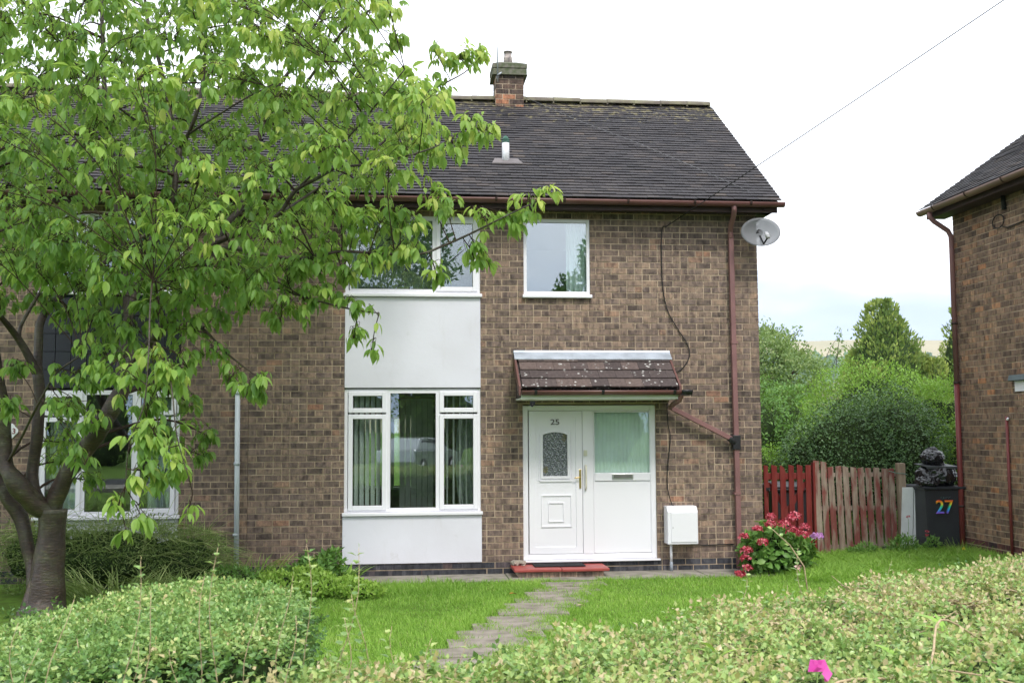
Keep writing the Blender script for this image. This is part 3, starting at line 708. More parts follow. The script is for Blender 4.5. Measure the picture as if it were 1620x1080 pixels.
# door leaf: board with arched glazing
def arch(x0, x1, z0, z1, rise, n=12): return [(x0, z0), (x1, z0)]+[(x1+(x0-x1)*k/n, z1-rise+rise*math.sin(math.pi*k/n)**.8) for k in range(n+1)]
mb = MB(); a0, a1 = dx(838), dx(922.5)
gx0, gx1, gz0, gz1 = dx(860), dx(899), dz(754), dz(684)
y0, y1 = DY+.012, DY+.05
mb.box(a0, gx0, y0, y1, .25, z1-.075); mb.box(gx1, a1, y0, y1, .25, z1-.075); mb.box(gx0, gx1, y0, y1, .25, gz0)
ap = arch(gx0, gx1, gz0, gz1, .035)
top_ = [(gx1, z1-.075), (gx0, z1-.075)]+[q for q in reversed(ap[2:])]
mb.prism(top_, lambda p, t: (p[0], t, p[1]), y0, y1)
dr = mb.build('front_door', M_upvc, H, label='white panelled front door')
mb = MB()
bars(mb, a0+.001, a1-.001, .251, z1-.076, .085, y0-.012, y0)
# raised mouldings
def frame_arch(mb, poly, w, ya, yb):
    cx = sum(p[0] for p in poly)/len(poly); cz = sum(p[1] for p in poly)/len(poly)
    hx = max(abs(p[0]-cx) for p in poly); hz = max(abs(p[1]-cz) for p in poly)
    o = [(cx+(p[0]-cx)*(hx+w)/hx, cz+(p[1]-cz)*(hz+w)/hz) for p in poly]; n = len(poly)
    vs_ = [(p[0], y_, p[1]) for y_ in (ya, yb) for p in poly+o]
    f = []
    for i in range(n):
        j = (i+1) % n; f += [(i, j, n+j, n+i), (n+i, n+j, 3*n+j, 3*n+i), (i, 2*n+i, 2*n+j, j)]
    mb.mesh(vs_, f)
frame_arch(mb, arch(gx0, gx1, gz0, gz1, .035), .035, y0-.016, y0+.01)
frame_arch(mb, arch(gx0-.05, gx1+.05, gz0-.05, gz1+.055, .045), .010, y0-.008, y0+.001)
def prj(x0, x1, z0, z1, w=.014, d=.012): bars(mb, x0, x1, z0, z1, w, y0-d, y0-.0005)
prj(dx(857), dx(905.5), dz(835), dz(784)); prj(dx(868), dx(893), dz(827), dz(796), .012)
prj(dx(848), dx(912), dz(870), dz(866), .006, .005)
mb.box(dx(855), dx(906), y0-.016, y0-.0005, dz(763), dz(760))
mb.build('moulding', M_upvc, dr, bevel=.004)
og, n_ = newmat('obscured_leaded_glass')
vo = N(n_, 'ShaderNodeTexVoronoi', ins={'Scale': 45.0}); bp = N(n_, 'ShaderNodeBump', ins={'Strength': .8, 'Distance': .01, 'Height': vo.outputs['Distance']})
tcn = N(n_, 'ShaderNodeTexCoord'); n_.links.new(tcn.outputs['Object'], vo.inputs['Vector'])
p_ = N(n_, 'ShaderNodeBsdfPrincipled', ins={'Base Color': ramp(n_, vo.outputs['Distance'], [(.1, (.30, .32, .34)), (.6, (.10, .115, .12))]), 'Roughness': .15, 'Specular IOR Level': .8}); n_.links.new(bp.outputs[0], p_.inputs['Normal']); out(n_, p_.outputs[0])
mb = MB(); mb.prism(arch(gx0-.004, gx1+.004, gz0-.004, gz1+.004, .035), lambda p, t: (p[0], t, p[1]), y0+.012, y0+.02); gp = mb.build('pane', og, dr)
mb = MB()   # diamond leading
W_, H_ = gx1-gx0, gz1-gz0
for k in range(-8, 9):
    for s in (1, -1):
        a = (gx0+W_/2+k*.082, gz0+H_/2); pts = []
        for t in np.linspace(-.6, .6, 121):
            px_, pz_ = a[0]+t*.62*s, a[1]+t
            if gx0 < px_ < gx1 and gz0 < pz_ < gz1-.02: pts.append((px_, y0+.009, pz_))
        if len(pts) > 2: mb.tube([pts[0], pts[-1]], .0035, 4)
mb.build('leading', simple('lead_came', (.12, .13, .14), .4, .5), dr)
mb = MB()  # small brass-green corner motifs
for (cx_, cz_) in ((gx1-.04, gz1-.075), (gx0+.035, gz0+.085)):
    for k in range(7):
        a = k*.9; mb.mesh([(cx_, y0+.006, cz_), (cx_+.04*math.cos(a), y0+.006, cz_+.05*math.sin(a)), (cx_+.03*math.cos(a+.5), y0+.004, cz_+.045*math.sin(a+.5))], [(0, 1, 2)])
mb.build_each('glass_motif', simple('amber_green_glass', (.10, .10, .04), .3, .5, vs=30, col2=(.3, .25, .08)), dr)
def text(s, x, z, y, h, mat, name, parent, width=None, rotz=0, d=.004, base=None):
    c = bpy.data.curves.new(name, 'FONT'); c.body = s; c.extrude = d; c.size = 1
    o = bpy.data.objects.new('t', c); C.objects.link(o); dg = bpy.context.evaluated_depsgraph_get()
    me = bpy.data.meshes.new_from_object(o.evaluated_get(dg)); bpy.data.objects.remove(o)
    co = np.array([v.co[:] for v in me.vertices]); mn, mxx = co.min(0), co.max(0); sc = h/(mxx[1]-mn[1]); sx = sc if not width else width/(mxx[0]-mn[0])
    o = link(name, me, parent, base); b = org(o)
    cr, sr = math.cos(rotz), math.sin(rotz)
    for v in me.vertices:
        lx = (v.co.x-(mn[0]+mxx[0])/2)*sx; lz = (v.co.y-mn[1])*sc; ly = -v.co.z
        v.co = (x+lx*cr-ly*sr-b[0], y+lx*sr+ly*cr-b[1], z+lz-b[2])
    me.materials.append(mat); return o
text('25', dx(879.5), dz(672), y0-.008, .072, M_num, 'house_number', dr, width=.118)
mb = MB(); mb.box(dx(917.3), dx(920.5), y0-.022, y0, dz(774), dz(744)); mb.smooth = True; mb.tube([(dx(919), y0-.02, dz(756.5)), (dx(919), y0-.05, dz(756.5)), (dx(917), y0-.055, dz(756.5)), (dx(909), y0-.055, dz(757))], .008, 8)
mb.build('handle', M_brass, dr, bevel=.002)
mb = MB(); mb.smooth = True; hx = dx(927.5); mb.tube([(hx, DY-.006, dz(737)), (hx, DY-.05, dz(739)), (hx, DY-.055, dz(745)), (hx, DY-.055, dz(768)), (hx, DY-.05, dz(773)), (hx, DY-.006, dz(776))], .011, 10)
mb.build('grab_rail', simple('cream_grab_rail', (.72, .68, .55), .4, .5), df)
mb = MB(); mb.box(dx(924.5), dx(930), DY-.03, DY-.006, dz(722), dz(713)); mb.build('bell_push', simple('cream_bell', (.66, .64, .50), .4, .5), df, bevel=.004)
# side panel
mb = MB(); sx0, sx1 = dx(941), dx(1032.5)
bars(mb, sx0-.005, sx1+.01, .25, z1-.075, .02, DY+.01, DY+.05); mb.box(sx0, sx1, DY+.018, DY+.05, .26, dz(763)); mb.box(sx0+.015, sx1-.01, DY+.004, DY+.05, dz(762.5), dz(750))
sp_ = mb.build('side_panel', M_upvc, H, bevel=.005)
mb = MB(); mb.box(sx0+.012, sx1-.008, DY+.025, DY+.03, dz(751), z1-.09); mb.build('pane', glass_mat('side_light_glass', .04, (.95, .985, .97)), sp_)
mb = MB(); mb.box(dx(970), dx(1004), DY-.010, DY+.003, dz(759.5), dz(751.5)); lb = mb.build('letterbox', M_chrome, sp_, bevel=.003)
mb = MB(); mb.box(dx(972.5), dx(1001.5), DY-.0145, DY-.0105, dz(758), dz(753)); mb.build('flap', simple('letterbox_flap', (.22, .21, .2), .4, .5, metal=.6), sp_)
# step
M_rb = M_red_plinth
mb = MB(); 
mb.box(1.50, 2.105, -.50, -.004, .085, .125); mb.box(2.11, 2.72, -.50, -.004, .083, .123)
st = mb.build('door_step', M_stepred, H, bevel=.01)
mb = MB(); brick_wall(mb, (1.56, -.455, 0), (1, 0, 0), (0, -1, 0), 1.09, .0825, [], 55, blue_rows=0, thick=.4); mb.build('step_base', [M_brick, M_mortar, M_blue], H)
mb = MB(); mb.box(1.78, 2.44, -.34, -.06, .128, .142); tag(mb.build('door_mat', M_mat, None, (2.1, -.2, .128), bevel=.004), 'charcoal mat lying on the red doorstep', 'door mat')
mb = MB(); rr = random.Random(2)
for k in range(10):
    c = Vector((1.545+rr.uniform(-.06, .12), -.05-rr.uniform(0, .08), .13+rr.uniform(0, .05))); s = rr.uniform(.02, .045)
    mb.box(-s, s, -s*.7, s*.7, -s*.5, s*.5, Matrix.Translation(c) @ Matrix.Rotation(rr.uniform(0, 3), 4, 'Z') @ Matrix.Rotation(rr.uniform(-.5, .5), 4, 'X'))
tag(mb.build('rubble', simple('broken_mortar', (.42, .38, .32), .95, .1), None, (1.55, -.08, .1), bevel=.004), 'crumbled mortar and brick bits at the left end of the doorstep', 'rubble', kind='stuff')
# meter box
mb = MB(); mb.prism([(-.004, .37), (-.215, .37), (-.215, .80), (-.16, .865), (-.004, .865)], lambda p, t: (t, p[0], p[1]), 3.555, 3.965); m_ = mb.build('meter_box', M_upvc, H, bevel=.012)
mb = MB(); mb.box(3.60, 3.955, -.224, -.216, .40, .785); mb.build('meter_door', M_upvc, m_, bevel=.004)
mb = MB(); mb.box(3.62, 3.628, -.229, -.2245, .585, .595); mb.build('meter_lock', M_black, m_)
mb = MB(); mb.smooth = True; mb.tube([(3.625, -.10, .37), (3.625, -.10, .13)], .017, 10); mb.build('gas_pipe', M_upvc, H)
mb = MB(); mb.smooth = True; mb.tube([(3.625, -.10, .135), (3.627, -.10, -.0)], .022, 10); mb.build('gas_pipe', simple('blue_grey_pipe', (.28, .31, .36), .5, .4), H)
mb = MB(); mb.smooth = True; mb.tube([(3.92, -.03, .37), (3.93, -.02, .345), (4.1, -.014, .335), (4.5, -.014, .342)], .008, 6); mb.build('cable', M_cable, H)
# cables clipped to the wall
pts = [(3.66, -.02, 4.62), (3.60, -.02, 4.60), (3.585, -.016, 4.45), (3.58, -.016, 4.25), (3.59, -.016, 3.82), (3.65, -.016, 3.48), (3.79, -.016, 3.22), (3.92, -.016, 3.01), (3.94, -.016, 2.84), (3.83, -.016, 2.68), (3.69, -.02, 2.61)]
mb = MB(); mb.smooth = True; mb.tube([p[:3] for p in smooth_path([q+(1,) for q in pts], 5)], .007, 6); mb.build('cable', M_cable, H)
pts = [(3.62, -.02, 2.22), (3.63, -.02, 1.95), (3.66, -.02, 1.75), (3.62, -.02, 1.40), (3.61, -.02, 1.1), (3.66, -.04, .88), (3.67, -.08, .865)]
mb = MB(); mb.smooth = True; mb.tube([p[:3] for p in smooth_path([q+(1,) for q in pts], 5)], .006, 6); mb.build('cable', M_cable, H)
# a core-drilled hole and rendering cable over the roof
pts = [(2.05, RY-.12, 7.17), (2.8, 1.95, 6.60), (3.49, 1.25, 6.11), (4.2, .40, 5.52), (4.75, -.22, 5.06)]
mb = MB(); mb.smooth = True; mb.tube([(p[0], p[1], p[2]+.02) for p in pts], .004, 6); mb.build('cable', simple('grey_cable', (.14, .14, .145), .6, .3), rf)

# curtains and blinds
def slats(name, xs, y, z0, z1, ang, w, mat, label, group=None, cat='vertical blind'):
    mb = MB()
    for i, x in enumerate(xs):
        M = Matrix.Translation((x, y, 0)) @ Matrix.Rotation(ang+.06*math.sin(i*2.3), 4, 'Z'); mb.box(-w/2, w/2, -.0015, .0015, z0, z1, M)
    mb.box(min(xs)-.03, max(xs)+.03, y-.02, y+.02, z1, z1+.03)
    return tag(mb.build(name, mat, None, ((min(xs)+max(xs))/2, y, z0)), label, cat, group)
slats('vertical_blind', [-.58+.072*k for k in range(7)], .17, .66, 2.38, R(48), .075, M_blind, 'edge-on blind slats behind the left panes of the downstairs window')
slats('vertical_blind', [.60+.085*k for k in range(6)], .17, .66, 2.38, R(74), .075, M_blind, 'edge-on blind slats behind the right panes of the downstairs window')
slats('vertical_blind', [.10+.08*k for k in range(6)], 1.3, .75, 2.3, R(20), .078, simple('sunlit_blind', (.8, .8, .72), .8, .1), 'cream vertical blind hanging in the middle of the living room')
def curtain(name, x0, x1, y, z0, z1, mat, label, folds=6, amp=.03, pull=0, cat='curtain', group=None):
    mb = MB(); mb.smooth = True; n, m = 48, 8; V = []
    for j in range(m+1):
        t = j/m
        for i in range(n+1):
            s = i/n; xx = x0+(x1-x0)*s+pull*(math.sin(math.pi*t)**1)*(s if pull > 0 else 1-s)
            V.append((xx, y+amp*math.sin(s*folds*2*math.pi+.6*math.sin(t*3))*(.6+.4*t), z1+(z0-z1)*t))
    mb.mesh(V, [(j*(n+1)+i, j*(n+1)+i+1, (j+1)*(n+1)+i+1, (j+1)*(n+1)+i) for j in range(m) for i in range(n)])
    o = tag(mb.build(name, mat, None, ((x0+x1)/2, y, z0)), label, cat, group)
    s = o.modifiers.new('thickness', 'SOLIDIFY'); s.thickness = .002; return o
curtain('curtain', -.64, -.46, .27, .6, 2.38, M_drape, 'patterned curtain gathered at the left of the downstairs window', 4)
curtain('curtain', .90, 1.10, .27, .6, 2.38, M_drape, 'patterned curtain gathered at the right of the downstairs window', 4, pull=-.1)
curtain('curtain', .30, .72, 4.9, .7, 2.3, M_drape, 'drape crossing the rear window of the living room', 5, pull=.2)
curtain('net_curtain', -.64, 1.10, .35, 3.6, 4.72, simple('grey_lace', (.20, .23, .22), .9, .1, vs=60, vary=.25), 'grey lace curtain across the wide upstairs window', 22, .015)
curtain('curtain', -.64, -.50, .30, 3.6, 4.72, M_curtain, 'pale curtain at the left edge of the wide upstairs window', 3)
curtain('curtain', 2.30, 2.57, .14, 3.62, 4.70, M_curtain, 'pale green curtain at the right of the small upstairs window', 4)
curtain('net_curtain', 2.60, 3.43, .10, 1.1, 2.16, M_curtain, 'pleated net curtain behind the glass beside the front door', 15, .018)
mb = MB(); mb.box(-1.1, -.1, 1.2, 2.0, .12, .55); mb.box(-1.1, -.1, 1.9, 2.15, .55, .95); tag(mb.build('armchair', simple('dark_red_upholstery', (.10, .02, .02), .9, .1), None, (-.6, 1.6, .12), bevel=.06), 'dark red armchair inside the living room', 'armchair')

# ================================================================== attached house on the left
NX = -8.6
G = thing('semi_detached_house', (-4.5, 0, 0), 'attached brick house behind the tree with dark cladding between its white windows', 'house')
mb = MB(); wl0, wl1 = -4.50, -2.74
brick_wall(mb, (NX, 0, 0), (1, 0, 0), (0, -1, 0), PX-.004-NX, 4.95, [(wl0-NX, wl1-NX, .157, 4.715)], 61)
for (a, b, c, e) in ((NX, PX, -.3, 4.95),): mb.cur = 1; mb.box(a, b-.01, 5.3, 5.55, c, e)
mb.cur = 1; mb.mesh([(NX, 0.01, -.3), (NX, 5.55, -.3), (NX, 5.55, 4.95), (NX, 2.78, 7.1), (NX, .01, 4.95)], [(0, 1, 2, 3, 4)])
mb.build('wall', [M_brick, M_mortar, M_blue], G)
mb = MB(); mb.box(NX+.26, PX-.1, .27, 5.29, .02, .12); mb.box(NX+.26, PX-.1, .27, 5.29, 2.46, 2.62); mb.box(NX+.26, PX-.1, .27, 5.29, 4.8, 4.86); mb.box(NX+.3, PX-.1, 3.0, 3.1, .12, 2.46); mb.box(NX+.3, PX-.1, 3.0, 3.1, 2.62, 4.8)
mb.build('inner_wall', M_inner, G)
mb = MB(); mb.cur = 0; mb.box(wl0+.002, wl1-.002, .03, .12, 2.435, 3.60)
for i in range(5):
    for j in range(9):
        w_ = (wl1-wl0-.02)/9; h_ = 1.15/5; mb.box(wl0+.012+j*w_, wl0+.004+(j+1)*w_, -.002, .03, 2.445+i*h_, 2.437+(i+1)*h_)
mb.build('cladding_panel', M_slate_pl, G, bevel=.002)
mb = MB(); mb.box(wl0+.004, wl1-.004, .02, .12, .165, .775); mb.build('render_panel', M_render, G)
mb = MB(); brick_wall(mb, (wl0, 0, 0), (1, 0, 0), (0, -1, 0), wl1-wl0, .165, [], 63, body=False); mb.build('plinth', [M_blue, M_mortar, M_blue], G)
window(G, wl0, wl1, .825, 2.41, [(wl0+.04, wl0+.56, 2.08, 2.39, 'sash'), (wl0+.04, wl0+.56, .84, 2.08, 'sash'), (wl0+.56, wl1-.56, .84, 2.39, 'fixed'), (wl1-.56, wl1-.04, 2.08, 2.39, 'sash'), (wl1-.56, wl1-.04, .84, 2.08, 'sash')])
window(G, wl0, wl1, 3.675, 4.715, [(wl0+.04, wl0+.60, 3.70, 4.69, 'sash'), (wl0+.60, wl1-.04, 3.70, 4.69, 'fixed')])
mb = MB(); tiles(mb, NX-.2, PX-.004, EY, EZ, RY, RZ, 66)
mb.mesh([(NX-.2, EY+.03, EZ-.03), (PX-.005, EY+.03, EZ-.03), (PX-.005, RY, RZ-.03), (NX-.2, RY, RZ-.03), (PX-.005, 5.95, EZ), (NX-.2, 5.95, EZ)], [(0, 1, 2, 3), (3, 2, 4, 5)])
gr = mb.build('roof', M_tile, G)
mb = MB(); x = NX-.2
while x < PX-.02:
    x1 = min(PX-.006, x+.44); mb.prism([(.115*math.cos(math.pi*k/8), .085*math.sin(math.pi*k/8)) for k in range(9)], lambda p, t: (t, RY+p[0], RZ+p[1]), x+.003, x1-.003); x = x1
mb.build('ridge_tile', M_ridge, gr)
mb = MB(); mb.box(NX-.2, PX-.002, -.26, -.012, 4.80, 4.815); mb.box(NX-.2, PX-.002, -.285, -.262, 4.775, 4.95); mb.build('fascia', M_brown2, G)
mb = MB(); mb.smooth = True; half_round(mb, NX-.2, PX-.004, EY+.005, 4.895, .062); mb.build('gutter', M_brown, G)
mb = MB(); mb.smooth = True; mb.tube([(-2.015, -.05, 2.47), (-2.00, -.05, .02)], .033, 12)
wp = mb.build('downpipe', simple('pale_grey_downpipe', (.55, .60, .64), .45, .4, vary=.04), G)
mb = MB(); mb.smooth = True
for z in (.55, 1.45, 2.35): mb.tube([(-2.012, -.05, z), (-2.012, -.05, z+.035)], .04, 12)
mb.build_each('bracket', simple('pale_grey_clip', (.48, .53, .57), .45, .4), wp)
mb = MB(); pl = [(.075*math.cos(a)*(1+.12*math.cos(4*a)), .085*math.sin(a)*(1+.12*math.cos(4*a))) for a in [2*math.pi*k/40 for k in range(40)]]
mb.prism(pl, lambda p, t: (-4.80+p[0], t, 1.90+p[1]), -.02, -.004); hp = mb.build('house_number_plaque', M_wht, G, bevel=.003)
text('23', -4.795, 1.865, -.023, .07, simple('dark_red_number', (.2, .03, .03), .5, .4), 'house_number', hp)
curtain('curtain', wl0+.08, wl0+.45, .3, .5, 2.38, M_curtain, 'pale curtain at the left of the window behind the tree trunk', 5)
curtain('curtain', wl1-.45, wl1-.08, .3, .5, 2.38, M_curtain, 'pale curtain at the right of the window behind the tree', 5)
curtain('net_curtain', wl0+.06, wl1-.06, .33, 3.6, 4.72, simple('dim_blue_net', (.10, .15, .18), .9, .1), 'blue grey net curtain upstairs behind the tree', 22, .015)

# ================================================================== house 27 on the right
HX, HY, HZ0 = 8.05, .55, .12; HD = 9.5; EZ2 = 5.07
K = thing('neighbouring_house', (10, -3, HZ0), 'brown brick house on the right edge, its gable end and red drainpipe beside the bin', 'house')
def rotF(s, y, z): return (HX+ (y), HY-s, z)     # s runs towards the camera, y goes into the house
mb = MB()
ops = [(4.6, 6.2, .9, 2.2)]
brick_wall(mb, (HX, HY, 0), (0, -1, 0), (-1, 0, 0), HD, 5.15, [(1.38, 2.5, 2.42, 2.52)], 71, blue_rows=4, z0=0.0, blue=2)
brick_wall(mb, (HX+7, HY, 0), (-1, 0, 0), (0, 1, 0), 6.98, 5.1, [], 72, blue_rows=4, z0=0)
mb.cur = 1; mb.mesh([(HX, HY-.01, 5.1), (HX+7, HY-.01, 5.1), (HX+3.5, HY-.01, 7.5)], [(0, 1, 2)])
mb.mesh([(HX, HY-HD, 0), (HX+7, HY-HD, 0), (HX+7, HY-HD, 5.1), (HX+3.5, HY-HD, 7.5), (HX, HY-HD, 5.1)], [(0, 1, 2, 3, 4)])
mb.build('wall', [M_brick_nb, M_mortar, M_red_plinth], K)
mb = MB(); tiles(mb, -.25, HD+.2, -.35, EZ2, 3.5, EZ2+3.85*.70, 73, dirx=rotF)
mb.mesh([rotF(s, y, z) for s, y, z in ((-.23, -.32, EZ2-.03), (HD, -.32, EZ2-.03), (HD, 3.5, EZ2+3.85*.70-.03), (-.23, 3.5, EZ2+3.85*.70-.03), (HD, 7.3, EZ2), (-.23, 7.3, EZ2))], [(0, 1, 2, 3), (3, 2, 4, 5)])
kr = mb.build('roof', M_tile, K)
mb = MB(); mb.smooth = True; half_round(mb, -.28, HD, -.35, EZ2-.03, .066, F=rotF); kg = mb.build('gutter', simple('weathered_brown_gutter', (.20, .115, .085), .5, .4, vary=.15, vs=3), K)
mb = MB()
for s in (.2, 1.1, 2.0, 2.9): bracket_ring(mb, s, -.35, EZ2-.03, .074, F=rotF)
mb.build_each('bracket', M_brown2, kg)
mb = MB(); V = [rotF(s, y, z) for s in (-.22, HD) for y, z in ((-.28, EZ2-.15), (-.25, EZ2-.15), (-.25, EZ2+.0), (-.28, EZ2+.0))]; mb.mesh(V, [(0,1,2,3),(4,7,6,5),(0,4,5,1),(0,3,7,4),(1,5,6,2)])
V = [rotF(s, y, z) for s in (-.22, HD) for y, z in ((-.25, EZ2-.14), (-.004, EZ2-.14), (-.004, EZ2-.12), (-.25, EZ2-.12))]; mb.mesh(V, [(0,1,2,3),(4,7,6,5),(0,4,5,1),(3,2,6,7)])
mb.build('fascia', M_brown2, K)
mb = MB(); mb.smooth = True
mb.tube([rotF(.02, -.35, EZ2-.09), rotF(.02, -.35, EZ2-.16), rotF(.03, -.30, EZ2-.22), rotF(.05, -.10, EZ2-.36), rotF(.06, -.065, EZ2-.44), rotF(.06, -.06, EZ2-.55), rotF(.06, -.06, 2.52)], .036, 12)
kd = mb.build('downpipe', M_pipe, K, label='long drainpipe at the corner, faded above and red below')
mb = MB(); mb.smooth = True; mb.tube([rotF(.06, -.06, 2.52), rotF(.06, -.06, .05)], .038, 12); mb.build('downpipe_lower_length', M_redpipe, kd)
mb = MB(); mb.smooth = True
for z in (2.5, 3.35, .75): mb.tube([rotF(.06, -.06, z), rotF(.06, -.06, z+.03)], .047, 12)
mb.build('collar', M_brown2, kd)
mb = MB(); mb.smooth = True; mb.tube([rotF(1.27, -.035, 2.02), rotF(1.27, -.035, .12)], .02, 10); kp = mb.build('waste_pipe', M_redpipe, K)
mb = MB(); mb.smooth = True; mb.tube([rotF(1.30, -.03, 2.0), rotF(1.30, -.05, 1.97)], .015, 8); mb.build('pipe_end', M_wht, kp)
mb = MB(); V0 = [rotF(s, y, z) for s in (1.38, 2.5) for y, z in ((-.07, 2.48), (.1, 2.48), (.1, 2.555), (-.05, 2.555))]; mb.mesh(V0, [(0,1,2,3),(4,7,6,5),(0,4,5,1),(3,2,6,7),(0,3,7,4)]); mb.build('window_hood', simple('slate_grey_hood', (.12, .15, .16), .7, .3), K, bevel=.006)
mb = MB(); V0 = [rotF(s, y, z) for s in (1.45, 2.5) for y, z in ((-.012, 2.34), (.05, 2.34), (.05, 2.475), (-.012, 2.475))]; mb.mesh(V0, [(0,1,2,3),(4,7,6,5),(0,4,5,1),(3,2,6,7),(0,3,7,4)]); mb.build('window_head', M_upvc, K)
mb = MB(); mb.smooth = True; mb.tube([rotF(1.25+.14*math.cos(a), -.03, 4.62+.09*math.sin(a)) for a in [k*.35 for k in range(42)]], .008, 6); mb.tube([rotF(1.4, -.03, 4.75), rotF(1.42, -.05, 4.95)], .03, 8)
mb.tube([rotF(1.3, -.02, 4.55), rotF(1.45, -.02, 4.5), rotF(2.4, -.02, 4.55)], .008, 6); mb.build('cable', M_cable, K)
# overhead line
def sag(a, b, s, n=24): a, b = Vector(a), Vector(b); return [tuple(a.lerp(b, k/n)+Vector((0, 0, -s*4*(k/n)*(1-k/n)))) for k in range(n+1)]
mb = MB(); mb.smooth = True; mb.tube(sag((3.66, -.03, 4.62), (11.7, -11.94, 9.93), .05), .006, 6)
tag(mb.build('overhead_cable', M_cable, None, (3.66, -.03, 4.62)), 'thin black line running through the air from the eaves to the upper right', 'cable')
